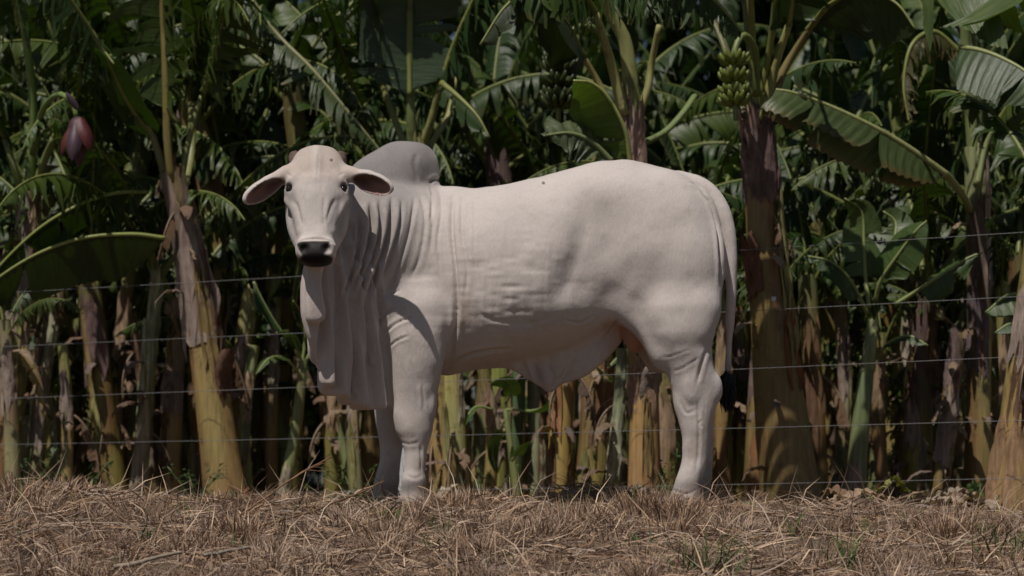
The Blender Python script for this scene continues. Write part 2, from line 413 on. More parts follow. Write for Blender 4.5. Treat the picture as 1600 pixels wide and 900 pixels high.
def surface_nets(lo, hi, h):
    B = 4; H = h * B
    n = np.ceil((hi - lo) / H).astype(int) + 1
    gx = [lo[i] + np.arange(n[i]) * H for i in range(3)]
    G = np.stack(np.meshgrid(*gx, indexing='ij'), -1)
    cd = sdf(G.reshape(-1, 3) + H / 2).reshape(n)
    N = n * B
    vol = np.repeat(np.repeat(np.repeat(np.where(cd > 0, 1.0, -1.0).astype(np.float32), B, 0), B, 1), B, 2)
    act = np.argwhere(np.abs(cd) < H * 1.35)
    o = np.stack(np.meshgrid(*[np.arange(B)] * 3, indexing='ij'), -1).reshape(-1, 3)
    idx = (act[:, None, :] * B + o[None]).reshape(-1, 3)
    for c in range(0, len(idx), 400000):
        j = idx[c:c + 400000]; vol[j[:, 0], j[:, 1], j[:, 2]] = sdf(lo + j * h)
    s = vol < 0
    cells = np.zeros(np.array(s.shape) - 1, np.uint8)
    cor = [(i, j, k) for i in (0, 1) for j in (0, 1) for k in (0, 1)]
    sh = cells.shape
    for i, j, k in cor: cells += s[i:i + sh[0], j:j + sh[1], k:k + sh[2]]
    ci = np.argwhere((cells > 0) & (cells < 8))
    ids = np.full(sh, -1, np.int32); ids[ci[:, 0], ci[:, 1], ci[:, 2]] = np.arange(len(ci))
    acc = np.zeros((len(ci), 3)); cnt = np.zeros(len(ci))
    cv = {c: vol[ci[:, 0] + c[0], ci[:, 1] + c[1], ci[:, 2] + c[2]] for c in cor}
    for a in cor:
        for ax in range(3):
            if a[ax]: continue
            b = list(a); b[ax] = 1; b = tuple(b)
            va, vb = cv[a], cv[b]; m = (va < 0) != (vb < 0)
            t = va[m] / (va[m] - vb[m]); p = np.tile(np.array(a, float), (m.sum(), 1)); p[:, ax] += t
            acc[m] += p; cnt[m] += 1
    V = lo + (ci + acc / cnt[:, None]) * h
    Fs = []
    for ax in range(3):
        b, c = (ax + 1) % 3, (ax + 2) % 3
        sl0 = [slice(1, -1)] * 3; sl1 = [slice(1, -1)] * 3
        sl0[ax] = slice(0, -1); sl1[ax] = slice(1, None)
        s0, s1 = s[tuple(sl0)], s[tuple(sl1)]
        e = np.argwhere(s0 != s1); off = np.array([1, 1, 1]); off[ax] = 0; e = e + off
        flip = s[e[:, 0], e[:, 1], e[:, 2]]
        def g(db, dc):
            q = e.copy(); q[:, b] -= db; q[:, c] -= dc; return ids[q[:, 0], q[:, 1], q[:, 2]]
        quad = np.stack([g(1, 1), g(0, 1), g(0, 0), g(1, 0)], 1)
        quad[~flip] = quad[~flip][:, ::-1]; Fs.append(quad)
    F = np.vstack(Fs); F = F[(F >= 0).all(1)]
    return V, F

def vnormals(V, F):
    n = np.cross(V[F[:, 2]] - V[F[:, 0]], V[F[:, 3]] - V[F[:, 1]])
    N = np.zeros_like(V)
    for k in range(4): np.add.at(N, F[:, k], n)
    return N / (np.linalg.norm(N, axis=1)[:, None] + 1e-12)

def vnoise(V, sc, seed=0.0):
    """cheap smooth value noise on points"""
    p = np.asarray(V) * np.asarray(sc) + seed; i = np.floor(p).astype(np.int64); f = p - i; f = f * f * (3 - 2 * f)
    def hsh(a):
        x = (a[:, 0] * 374761393 + a[:, 1] * 668265263 + a[:, 2] * 2147483647) & 0xffffffff
        x = ((x ^ (x >> 13)) * 1274126177) & 0xffffffff; x ^= x >> 16
        return (x & 0xffff) / 65535.0
    r = 0
    for a in (0, 1):
        for b in (0, 1):
            for c in (0, 1):
                w = (f[:, 0] if a else 1 - f[:, 0]) * (f[:, 1] if b else 1 - f[:, 1]) * (f[:, 2] if c else 1 - f[:, 2])
                r = r + w * hsh(i + [a, b, c])
    return r * 2 - 1

BULL_H = 0.0065
bV, bF = surface_nets(np.array([bx(360), -.95, -.03]), np.array([bx(1175), .46, 1.72]), BULL_H)
# keep the largest shell only
def largest(V, F):
    lab = np.arange(len(V))
    while True:
        m = lab[F].min(1); new = lab.copy()
        for k in range(4): np.minimum.at(new, F[:, k], m)
        new = new[new]
        if (new == lab).all(): break
        lab = new
    u, c = np.unique(lab, return_counts=True); keep = lab == u[c.argmax()]
    mp = np.cumsum(keep) - 1; f = keep[F].all(1)
    return V[keep], mp[F[f]]
bV, bF = largest(bV, bF)
def relax(V, F, lam, it):
    for _ in range(it):
        A = np.zeros_like(V); c = np.zeros(len(V))
        for k in range(4):
            np.add.at(A, F[:, k], V[F[:, (k + 1) % 4]] + V[F[:, k - 1]]); np.add.at(c, F[:, k], 2)
        V = V + lam * (A / c[:, None] - V)
    return V
bV = relax(bV, bF, .5, 2)
bN = vnormals(bV, bF)
# ---- folds and wrinkles: grooves drawn on the near flank in the bull's own length/height plane
def seg_dist(p, L):
    d = np.full(len(p), 9.0); tt = np.zeros(len(p)); n = len(L) - 1
    for i in range(n):
        a, b = L[i], L[i + 1]; e = b - a; t = np.clip((p - a) @ e / (e @ e), 0, 1)
        q = np.linalg.norm(p - a - t[:, None] * e, axis=1); m = q < d; d[m] = q[m]; tt[m] = ((i + t) / n)[m]
    return d, tt
proj = np.stack([bV[:, 0] * 13 / (bV[:, 1] + 13), (bV[:, 2] - CAM_Z) * 13 / (bV[:, 1] + 13) + CAM_Z], 1)
near = bN[:, 1] < 0.15
disp = np.zeros(len(bV))
GR = [  # picture points, depth, width (m)
 ([(560, 330), (562, 370), (552, 420), (535, 470)], .020, .014), ([(578, 315), (580, 360), (568, 410), (548, 460)], .026, .016),
 ([(592, 312), (594, 350), (588, 385), (570, 430), (556, 470)], .022, .014),
 ([(612, 306), (611, 340), (602, 385), (585, 430), (572, 480)], .022, .017),
 ([(628, 310), (626, 345), (615, 385), (596, 440)], .012, .012), ([(648, 305), (642, 350), (628, 400), (606, 460)], .008, .012),
 ([(592, 478), (606, 462), (626, 452)], .006, .009), ([(590, 505), (606, 488), (630, 476)], .007, .010),
 ([(596, 526), (612, 510), (630, 500), (652, 494)], .006, .009), ([(606, 543), (620, 532), (640, 524)], .005, .008),
 ([(708, 300), (706, 360), (712, 420), (714, 480), (708, 540), (700, 575)], .016, .016),
 ([(686, 290), (690, 330), (684, 380), (690, 440)], .006, .010), ([(722, 300), (722, 360), (730, 420), (727, 470)], .006, .010),
 ([(740, 300), (742, 350), (741, 400), (748, 450)], .004, .009), ([(672, 288), (676, 310), (672, 350)], .009, .010),
 ([(671, 286), (680, 280), (690, 284)], .012, .010), ([(650, 238), (648, 258), (654, 284)], .007, .016), ([(664, 292), (676, 330), (672, 400)], .005, .012), ([(655, 300), (664, 345), (656, 400), (640, 440)], .005, .013),
 ([(660, 600), (663, 640)], .004, .010), ([(657, 695), (658, 738)], .005, .009), ([(1091, 625), (1092, 690), (1087, 740)], .006, .010), ([(640, 560), (650, 600), (655, 640)], .003, .012), ([(1062, 625), (1072, 645), (1090, 640)], .003, .01),
 ([(740, 480), (770, 500), (820, 506), (870, 494)], .002, .014),
 ([(1035, 558), (1050, 556), (1080, 545)], .0018, .008), ([(1050, 580), (1065, 576), (1094, 558)], .0022, .009), ([(836, 566), (844, 588), (848, 604)], .008, .009), ([(858, 572), (868, 592), (860, 608)], .008, .009), ([(884, 575), (874, 594)], .006, .008), ([(816, 562), (824, 584), (832, 598)], .006, .009), ([(900, 560), (892, 580), (880, 596)], .004, .010),
 ([(1104, 545), (1095, 575), (1090, 600)], .007, .012), ([(1098, 655), (1092, 662), (1100, 668)], .003, .006),
 ([(624, 690), (640, 694), (655, 690)], .0025, .010), ([(634, 742), (648, 748), (660, 742)], .003, .010),
 ([(1050, 765), (1072, 772), (1088, 765)], .006, .007), 
 ([(696, 580), (720, 560), (760, 548), (800, 545)], .010, .012), ([(880, 500), (905, 505), (930, 492)], .006, .010),
 ([(1092, 296), (1108, 318), (1119, 355), (1124, 400), (1126, 450)], .022, .010), ([(1078, 284), (1090, 291), (1104, 306)], .006, .008),
 ([(968, 495), (950, 520), (930, 545)], .008, .010), ([(938, 500), (948, 520)], .004, .008),
]
for L, dep, wd in GR:
    Lp = np.array([(bx(a), bz(b)) for a, b in L]); Lp = catmull(np.hstack([Lp, np.zeros((len(Lp), 1))]), 22)[:, :2]
    lo, hi = Lp.min(0) - 4 * wd, Lp.max(0) + 4 * wd
    m = near & ((proj > lo) & (proj < hi)).all(1)
    # the head hangs in front of the neck: leave it smooth
    m &= ~((bV[:, 1] < -.52) & (proj[:, 1] > bz(420)))
    d, t = seg_dist(proj[m], Lp); fade = np.clip(np.minimum(t, 1 - t) * 6, 0, 1)
    g = -dep * np.exp(-(d / (wd * .45))**2) + dep * .40 * np.exp(-((d - wd * 1.4) / (wd * .8))**2)
    disp[m] += g * fade
# fine crepe wrinkles over ribs and lower flank, lumps of muscle
px_, pz_ = proj[:, 0], proj[:, 1]
rib = np.exp(-(((px_ - bx(790)) / .28)**2 + ((pz_ - bz(450)) / .22)**2))
# flank hollow in front of the haunch: soft on the rib side, steep on the haunch side
FL = catmull(np.array([(bx(918), bz(320), 0), (bx(914), bz(360), 0), (bx(906), bz(400), 0), (bx(893), bz(440), 0), (bx(884), bz(470), 0)]), 30)[:, :2]
fx = np.interp(pz_, FL[::-1, 1], FL[::-1, 0]); fa = sstep(bz(490), bz(440), pz_) * sstep(bz(285), bz(420), pz_)
dxf = px_ - fx; disp += near * fa * np.where(dxf < 0, -.034 * np.exp(-(dxf / .085)**2), -.034 * (.18 * np.exp(-(dxf / .025)**2) + .82 * np.exp(-(dxf / .17)**2)))
disp += near * rib * .0028 * vnoise(bV, (14, 4, 55), 3.1)
disp += near * rib * .0026 * vnoise(bV, (55, 4, 9), 9.1)
disp += .005 * vnoise(bV, 5.0, 7.7) + .0035 * vnoise(bV, 10.0, 1.7) + .0012 * vnoise(bV, 24.0, 5.0)
# creases of the face, drawn across (w) and down (t) the face
hq = bV - HO; h_t = hq @ (hu / np.linalg.norm(hu)); h_v = hq @ (hv / np.linalg.norm(hv)); h_w = hq[:, 0]
onface = (h_v > -.11) & (h_t > -.03) & (h_t < .57) & (np.abs(h_w) < .17) & (bN[:, 1] < .1)
for L, dep, wd in [([(.128, .12), (.108, .145), (.104, .185), (.112, .235)], .006, .008), ([(.118, .105), (.096, .14), (.092, .19), (.098, .24)], .003, .007), ([(.092, .25), (.074, .295), (.060, .35), (.055, .385)], .0045, .009),
                   ([(.114, .26), (.104, .33), (.092, .40)], .003, .012), ([(.088, .474), (.045, .466), (0, .464)], .005, .007), ([(.016, .03), (.013, .10), (.012, .20)], .003, .006),
                   ([(.045, .25), (.042, .33), (.046, .40)], .004, .010), ([(.030, .20), (.035, .24), (.05, .27)], .002, .007)]:
    for sw in (-1, 1):
        Lp = catmull(np.array([(a_ * sw, b_, 0) for a_, b_ in L]), 16)[:, :2]
        m = onface & (h_w > Lp[:, 0].min() - .05) & (h_w < Lp[:, 0].max() + .05)
        d, t = seg_dist(np.stack([h_w[m], h_t[m]], 1), Lp); fade = np.clip(np.minimum(t, 1 - t) * 5, 0.0 if L[-1][0] else .9, 1)
        disp[m] += fade * (-dep * np.exp(-(d / (wd * .6))**2) + dep * .4 * np.exp(-((d - wd * 1.4) / (wd * .8))**2))
disp = np.clip(disp, -.045, .02)
bV = bV + bN * disp[:, None]
bV = relax(bV, bF, .35, 1)
bN = vnormals(bV, bF)

# ---- hide colours (markings, skin, some painted shade)
Cc = np.tile(np.array([.595, .535, .495]), (len(bV), 1))
def blend(mask, col): 
    global Cc
    Cc = Cc * (1 - mask[:, None]) + np.asarray(col) * mask[:, None]
X, Y, Z = bV.T
proj2 = np.stack([X * 13 / (Y + 13), (Z - CAM_Z) * 13 / (Y + 13) + CAM_Z], 1)
n1 = vnoise(bV, 5.0, 2.0); n2 = vnoise(bV, 13.0, 4.0)
hump = sstep(bz(345), bz(262), Z + .02 * n1) * sstep(bx(700), bx(668), X + .01 * n2) * (Y > -.40)
blend(hump * .92, (.185, .172, .165))
neckg = sstep(bx(668), bx(630), X) * sstep(bz(560), bz(380), Z) * (1 - sstep(-.48, -.54, Y))
blend(neckg * .5, (.31, .29, .28))
blend(np.clip(sstep(bz(640), bz(720), Z) * .0, 0, 1), (.5, .42, .36))
dew = sstep(bx(612), bx(560), X) * sstep(bz(400), bz(470), Z)
blend(dew * .35, (.48, .38, .34))
bel = sstep(bz(545), bz(590), Z) * sstep(bx(690), bx(720), X) * sstep(bx(1000), bx(960), X)
blend(bel * .35, (.50, .37, .31))
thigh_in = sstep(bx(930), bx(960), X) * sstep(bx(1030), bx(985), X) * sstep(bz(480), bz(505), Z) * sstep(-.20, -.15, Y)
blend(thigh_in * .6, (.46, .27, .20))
scr = (np.linalg.norm((bV - np.array([bx(995), -.09, bz(520)])) / (.085, .1, .13), axis=1) < 1).astype(float) * sstep(bz(500), bz(514), Z) * (Y > -.165) * (X < bx(1018))
blend(scr * .9, (.42, .20, .12))
# rusty stain behind the elbow, grey knees and pasterns
st = np.exp(-(((X - bx(728)) / .035)**2 + ((Z - bz(500)) / .16)**2)) * (Y < 0)
blend(st * .22, (.50, .33, .20))
kn = np.exp(-((Z - bz(668)) / .05)**2) * sstep(bx(705), bx(690), X) * .35 + np.exp(-((Z - bz(765)) / .05)**2) * .8
blend(np.clip(kn * (.75 + .5 * n2), 0, 1), (.26, .225, .205))
# head colours
q = bV - HO; ht = q @ (hu / np.linalg.norm(hu)); hvv = q @ (hv / np.linalg.norm(hv)); hww = q[:, 0]
inhead = (Y < -.42) & (np.abs(hww) < .19) & (ht > -.10) & (ht < .62) & (hvv > -.25)
fore = inhead * sstep(.20, .10, ht + .02 * n1)
blend(fore * .6, (.50, .40, .33))
bridge = inhead * np.exp(-(hww / .06)**2) * sstep(.19, .25, ht) * sstep(.42, .36, ht)
blend(bridge * .35, (.42, .39, .37))
strp = inhead * np.exp(-((hww + .004 * n1 + .004) / .013)**2) * sstep(.24, .16, ht)
blend(strp * .5, (.64, .58, .53))
eyer = inhead * np.exp(-(((ht - .200) / .034)**2 + ((np.abs(hww) - .122) / .024)**2))
blend(np.clip(eyer * .9, 0, 1), (.15, .13, .12))
cheek_shade = inhead * np.exp(-(((ht - .33) / .10)**2 + ((np.abs(hww) - .10) / .035)**2))  # shading on the sides of the face, painted as grey
blend(cheek_shade * .75, (.34, .31, .30))
muz = inhead * sstep(.40, .44, ht) * sstep(.50, .46, ht)
blend(muz * .5, (.66, .60, .55))
pad = inhead * sstep(.468, .480, ht + .06 * np.clip(np.abs(hww) - .03, 0, 1) + .003 * n2) * sstep(.006, -.006, np.abs(hww) - (.072 - .5 * np.clip(ht - .485, 0, .05))) * sstep(-.085, -.06, hvv)
blend(pad * .97, (.010, .009, .009))
lip = inhead * sstep(.525, .538, ht) * sstep(-.125, -.105, hvv) * sstep(.585, .57, ht)
blend(lip * .97, (.014, .010, .010))
nostr = np.zeros(len(bV))
for sw in (-1, 1):
    c = hp(.512, -.002, sw * .052); nostr = np.maximum(nostr, np.exp(-(np.linalg.norm(bV - c, axis=1) / .020)**4))
blend(nostr * .95, (.012, .009, .009))
chin = inhead * sstep(.495, .51, ht) * sstep(-.045, -.065, hvv) * sstep(.085, .07, np.abs(hww)) * sstep(-.125, -.105, hvv) * sstep(.585, .57, ht)
blend(chin * .93, (.03, .021, .019))
# inside of the ears
earm = np.zeros(len(bV))
for e, (c, A, L, hgt) in zip(EARCUT, EARS):
    ins = sstep(.005, -.001, e(bV)); lq = (bV - c) @ A.T
    blend(ins * .92, (.25, .12, .09))
    deep = ins * np.maximum(sstep(L * .05, -L * .25, lq[:, 0]) * sstep(.03, -.02, np.abs(lq[:, 1]) - .02), .75 * sstep(-.004, .012, lq[:, 1]) * sstep(L * .3, L * .1, lq[:, 0]))  # shadow in the ear cup painted dark: base and upper half
    blend(deep * .85, (.055, .03, .026)); earm = np.maximum(earm, ins)
    tipd = sstep(L * .40, L * .52, lq[:, 0]) * (np.abs(lq[:, 1]) < .09) * (np.abs(lq[:, 2]) < .07)
    blend(tipd * .35, (.25, .2, .18))
# dust on the legs, two dark specks
dirt = np.clip(vnoise(bV, 17.0, 8.0) * 1.3 + .1, 0, 1) * sstep(bz(600), bz(720), Z) * (X < bx(1125))
blend(dirt * .45, (.33, .25, .18))
for sx_, sz_ in ((849, 286), (518, 250)):
    blend((np.hypot(proj2[:, 0] - bx(sx_), proj2[:, 1] - bz(sz_)) < .007) * .8 * (bN[:, 1] < .3), (.06, .05, .045))
# tail end darker
tl = sstep(bx(1124), bx(1130), X) * sstep(bz(540), bz(600), Z) * sstep(bz(700), bz(650), Z)
blend(tl * .7 * (Z < bz(540)) , (.14, .125, .12))
Cc *= (1 + .035 * n1 + .03 * n2)[:, None]
gloss = np.clip(pad + nostr + chin + lip * inhead, 0, 1)
alpha = 1 - gloss

def hide_mat():
    m, t, b = newmat('bull_hide')
    a = nd(t, 'ShaderNodeVertexColor', layer_name='Col')
    tc = nd(t, 'ShaderNodeTexCoord').outputs['Object']
    n = noise_tex(t, 1.0, 5, .65, mapped(t, tc, (110, 110, 38)))
    c = mixc(t, 1.0, a.outputs[0], ramp(t, n, [(.3, (.93, .925, .92)), (.7, (1.05, 1.05, 1.05))]).outputs[0], 'MULTIPLY')
    sp = ramp(t, noise_tex(t, 16, 5, .65, tc), [(.30, (.84, .81, .78)), (.46, (1, 1, 1))])
    c = mixc(t, .55, c, sp.outputs[0], 'MULTIPLY')
    c2 = mixc(t, 1.0, c, (1, 1, 1), 'MULTIPLY'); lk(t, c2, b.inputs['Base Color'])
    mr = nd(t, 'ShaderNodeMapRange'); lk(t, a.outputs[1], mr.inputs[0]); mr.inputs[3].default_value = .5; mr.inputs[4].default_value = .78
    lk(t, mr.outputs[0], b.inputs['Roughness'])
    m2 = nd(t, 'ShaderNodeMapRange'); lk(t, a.outputs[1], m2.inputs[0]); m2.inputs[3].default_value = .12; m2.inputs[4].default_value = .3; lk(t, m2.outputs[0], b.inputs['Specular IOR Level'])
    m3 = nd(t, 'ShaderNodeMath', operation='MULTIPLY'); lk(t, a.outputs[1], m3.inputs[0]); m3.inputs[1].default_value = .12; lk(t, m3.outputs[0], b.inputs['Sheen Weight'])
    b.inputs['Sheen Roughness'].default_value = .5
    b.inputs['Subsurface Weight'].default_value = .0
    h1 = noise_tex(t, 1.0, 5, .65, mapped(t, tc, (95, 95, 30)))
    h2 = noise_tex(t, 1.0, 3, .6, mapped(t, tc, (320, 320, 140)))
    bp = nd(t, 'ShaderNodeBump', Strength=.38, Distance=.006); lk(t, h1, bp.inputs['Height'])
    bp2 = nd(t, 'ShaderNodeBump', Strength=.4, Distance=.0018); lk(t, h2, bp2.inputs['Height']); lk(t, bp.outputs[0], bp2.inputs['Normal'])
    lk(t, bp2.outputs[0], b.inputs['Normal'])
    return m
M_HIDE = hide_mat()
BULL_LOC = np.array([bx(850), 0, 0.0])
bull = empty('bull', BULL_LOC)
tag(bull, 'white zebu bull with grey hump and hanging dewlap, standing side on in dry grass', 'bull')
obj('body', mesh_from('body', bV - BULL_LOC, bF, True, M_HIDE, np.hstack([Cc, alpha[:, None]])), bull)

def simple_mat(name, col, rough=.6, spec=.4, var=.25, scale=20, bump=.0, stretch=None):
    m, t, b = newmat(name)
    tc = nd(t, 'ShaderNodeTexCoord').outputs['Object']
    if stretch: tc = mapped(t, tc, stretch)
    n = noise_tex(t, scale, 5, .65, tc)
    lo = tuple(c * (1 - var) for c in col); hi = tuple(min(1, c * (1 + var)) for c in col)
    lk(t, ramp(t, n, [(.3, lo), (.7, hi)]).outputs[0], b.inputs['Base Color'])
    b.inputs['Roughness'].default_value = rough; b.inputs['Specular IOR Level'].default_value = spec
    if bump:
        bp = nd(t, 'ShaderNodeBump', Strength=bump, Distance=.01); lk(t, n, bp.inputs['Height']); lk(t, bp.outputs[0], b.inputs['Normal'])
    return m
M_EYE = simple_mat('eye_dark', (.012, .009, .008), .08, .6, .1)
M_HORN = simple_mat('horn_brown', (.13, .085, .065), .65, .3, .4, 60, .5)
M_HOOF = simple_mat('hoof_grey', (.16, .135, .115), .6, .3, .3, 30, .4)
M_SWITCH = simple_mat('tail_hair', (.020, .018, .018), .6, .3, .4, 80)

def ell_mesh(name, r, mat, nseg=20, A=None):
    bm = bmesh.new(); bmesh.ops.create_uvsphere(bm, u_segments=nseg, v_segments=nseg // 2, radius=1.0)
    V = np.array([v.co[:] for v in bm.verts]) * np.asarray(r)
    for v, c in zip(bm.verts, V): v.co = c
    for f in bm.faces: f.smooth = True
    me = bpy.data.meshes.new(name); bm.to_mesh(me); bm.free(); me.materials.append(mat); return me
for sw in (-1, 1):
    obj('eye', ell_mesh('eye', (.0155, .019, .020), M_EYE), bull, hp(.199, -.034, sw * .118) - BULL_LOC)
# horn buds, lying back behind the poll
for sw in (-1, 1):
    P = np.array([hp(.035, -.10, sw * .082), hp(.000, -.105, sw * .096), hp(-.022, -.115, sw * .104), hp(-.028, -.14, sw * .102)])
    V, F, uv = tube(catmull(P, 9), [.042, .041, .038, .035, .032, .028, .024, .017, .008], 12)
    V = V + .003 * vnoise(V, 45.0)[:, None]
    obj('horn', mesh_from('horn', V - BULL_LOC, F, True, M_HORN), bull)
# hooves: two claws each
def hoof(l, r, py, cy):
    a = Acc()
    for s in (-1, 1):
        cx = (bx(l) + bx(r)) / 2; hwd = (bx(r) - bx(l)) / 2
        rings = []
        for f, k in ((0, 1.0), (.35, 1.0), (.7, .93), (1.0, .84)):
            ang = np.linspace(0, 2 * math.pi, 14, endpoint=False)
            ex = np.cos(ang) * (hwd * 1.08) * k - hwd * .12 * (1 - f); ey = np.sin(ang) * .027 * k
            rings.append(np.stack([cx + ex, cy + s * .029 + ey, np.full(14, bz(py) - .012 + f * .058)], 1))
        V = np.vstack(rings + [[[cx, cy + s * .029, bz(py) - .012]], [[cx, cy + s * .029, bz(py) + .048]]])
        i = np.arange(3)[:, None] * 14; j = np.arange(14)[None]; j2 = (j + 1) % 14
        Q = np.stack([i + j, i + j2, i + 14 + j2, i + 14 + j], -1).reshape(-1, 4); jj = np.arange(14)
        T = np.vstack([np.stack([np.full(14, 56), (jj + 1) % 14, jj], 1), np.stack([np.full(14, 57), 42 + jj, 42 + (jj + 1) % 14], 1)])
        a.add(V - BULL_LOC, [Q, T])
    obj('hoof', a.mesh('hoof', M_HOOF), bull)
hoof(622, 672, 797, -.205); hoof(571, 622, 794, .18); hoof(1040, 1092, 799, -.205); hoof(1064, 1114, 795, .20)
# tail switch: many hairs
a = Acc()
for i in range(520):
    ang = rng.uniform(0, 6.28); r0 = rng.uniform(0, .012); r1 = abs(rng.normal(0, .015)); z0 = bz(rng.uniform(580, 606)); ln = rng.uniform(.06, .125)
    p0 = np.array([bx(1135.5) + math.cos(ang) * r0, -.05 + math.sin(ang) * r0, z0])
    p1 = p0 + np.array([math.cos(ang) * r1, math.sin(ang) * r1, -ln * .5]); p2 = p0 + np.array([math.cos(ang) * r1 * .8, math.sin(ang) * r1 * .8 , -ln])
    V, F, uv = tube(catmull([p0, p1, p2], 5), [.004, .0045, .004, .003, .0008], 4, cap=False); a.add(V - BULL_LOC, F)
obj('tail_switch', a.mesh('tail_switch', M_SWITCH), bull)
# ================================================================== ground and dry grass
def gz(x, y):
    x = np.asarray(x, float); y = np.asarray(y, float)
    p = x / 13.0 * KPX + 800
    base = np.interp(p, [-600, 0, 60, 130, 220, 420, 800, 1100, 1300, 1450, 1600, 2200], [.05, .025, .03, .015, -.02, -.025, -.035, -.035, -.045, -.065, -.095, -.10])
    near = np.clip((4.0 - y) / 3.0, 0, 1)
    z = base * near + .05 * (1 - near)
    dn = np.interp(y, [-14, -9, -5, -2.3, -1.5, -.85, -.4], [1.55, 1.5, .85, .335, .195, .07, 0.0])
    dn = np.where(y < -14, 1.55, dn)
    w = .027 * np.sin(x * 5.1 + y * 3.3) * np.sin(y * 6.7 - x * 2.2) + .012 * np.sin(x * 11.3 + 1.0) * np.sin(y * 9.1 + 2)
    z = z + .115 * np.exp(-((x - .40) / .22)**4 - ((y - .46) / .22)**2) - .03 * np.exp(-((x - .40) / .26)**4 - ((y + .35) / .35)**2)
    return z - dn + w * np.clip((8 - np.abs(y)) / 4, 0, 1) - np.where(np.abs(y) > 40, .0, 0)

def grid_axis(parts):
    return np.unique(np.concatenate([np.arange(a, b, s) for a, b, s in parts]))
gx = grid_axis([(-900, -100, 100), (-100, -10, 10), (-10, -3.5, .5), (-3.5, 3.5, .07), (3.5, 10, .5), (10, 100, 10), (100, 901, 100)])
gy = grid_axis([(-400, -50, 50), (-50, -15, 5), (-15, -3, .5), (-3, 1.5, .06), (1.5, 6, .25), (6, 40, 2), (40, 200, 20), (200, 1501, 100)])
GX, GY = np.meshgrid(gx, gy, indexing='ij'); GZ = gz(GX, GY)
n0, n1 = GX.shape; i = np.arange(n0 - 1)[:, None] * n1; j = np.arange(n1 - 1)[None]
Q = np.stack([i + j, i + n1 + j, i + n1 + j + 1, i + j + 1], -1).reshape(-1, 4)
def soil_mat():
    m, t, b = newmat('soil_and_litter')
    tc = nd(t, 'ShaderNodeTexCoord').outputs['Object']
    a = noise_tex(t, 9, 8, .7, tc); c = noise_tex(t, 1.0, 6, .7, mapped(t, tc, (60, 25, 40)))
    col = ramp(t, a, [(.25, (.045, .03, .02)), (.5, (.12, .085, .06)), (.75, (.21, .16, .115))]).outputs[0]
    col = mixc(t, ramp(t, c, [(.45, (0, 0, 0)), (.65, (1, 1, 1))]).outputs[0], col, (.26, .20, .145))
    lk(t, col, b.inputs['Base Color']); b.inputs['Roughness'].default_value = .95; b.inputs['Specular IOR Level'].default_value = .1
    bp = nd(t, 'ShaderNodeBump', Strength=.9, Distance=.03); lk(t, c, bp.inputs['Height']); lk(t, bp.outputs[0], b.inputs['Normal'])
    return m
g = obj('ground', mesh_from('ground', np.stack([GX, GY, GZ], -1).reshape(-1, 3), Q, True, soil_mat())); tag(g, kind='structure')

def blades(base, az, el, L, wid, bend, col, tw=None):
    """one bent two-piece blade each: returns V, [quads, tris], colours"""
    n = len(base)
    d = np.stack([np.cos(az) * np.cos(el), np.sin(az) * np.cos(el), np.sin(el)], 1)
    el2 = el - bend; d2 = np.stack([np.cos(az) * np.cos(el2), np.sin(az) * np.cos(el2), np.sin(el2)], 1)
    a2 = rng.uniform(0, math.pi, n) if tw is None else tw
    r = np.stack([np.cos(a2), np.sin(a2), rng.uniform(-.4, .4, n)], 1)
    s = np.cross(d, r); s /= np.linalg.norm(s, axis=1)[:, None] + 1e-9
    w = (wid / 2)[:, None] * s
    m = base + d * (L * .55)[:, None]; tip = m + d2 * (L * .45)[:, None]
    V = np.stack([base - w, base + w, m + w * .8, m - w * .8, tip], 1).reshape(-1, 3)
    k = np.arange(n)[:, None] * 5
    Q = k + np.array([[0, 1, 2, 3]]); T = k + np.array([[3, 2, 4]])
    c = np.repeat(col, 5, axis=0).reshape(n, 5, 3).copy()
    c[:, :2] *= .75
    return V, [Q, T], c.reshape(-1, 3)

PAL = np.array([(.58, .445, .32), (.48, .355, .25), (.38, .27, .185), (.26, .17, .12), (.44, .355, .29), (.36, .285, .235), (.40, .26, .155), (.17, .11, .08)])
def straw(n, w=None):
    c = PAL[rng.choice(len(PAL), n, p=w)]
    return (c * .95 + .05 * c.mean(1, keepdims=True)) * np.array([1.05, 1.0, .95]) * rng.uniform(.8, 1.35, (n, 1))
grass_mat, gt_, gb_ = newmat('dry_grass')
av = nd(gt_, 'ShaderNodeVertexColor', layer_name='Col'); lk(gt_, av.outputs[0], gb_.inputs['Base Color'])
gb_.inputs['Roughness'].default_value = .7; gb_.inputs['Specular IOR Level'].default_value = .2
acc = Acc()
def scatter(n, y0, y1, x0=-3.1, x1=3.1):
    x = rng.uniform(x0, x1, n); y = rng.uniform(y0, y1, n); return x, y
# lying straw
n = 78000; x, y = scatter(n, -2.75, .55)
pn = np.array([mnoise.noise((a * 3.1, b * 4.0, 0)) for a, b in zip(x, y)]); kp = rng.uniform(0, 1, n) < np.clip(.62 + pn * 1.5, .08, 1); x, y = x[kp], y[kp]; n = len(x)
P = np.stack([x, y, gz(x, y) + rng.uniform(-.008, .028, n)], 1)
V, F, C = blades(P, rng.uniform(0, 6.283, n), rng.normal(.03, .18, n), rng.gamma(4, .028, n) + .03, rng.uniform(.003, .0075, n), rng.normal(.1, .35, n), straw(n)); acc.add(V, F, C)
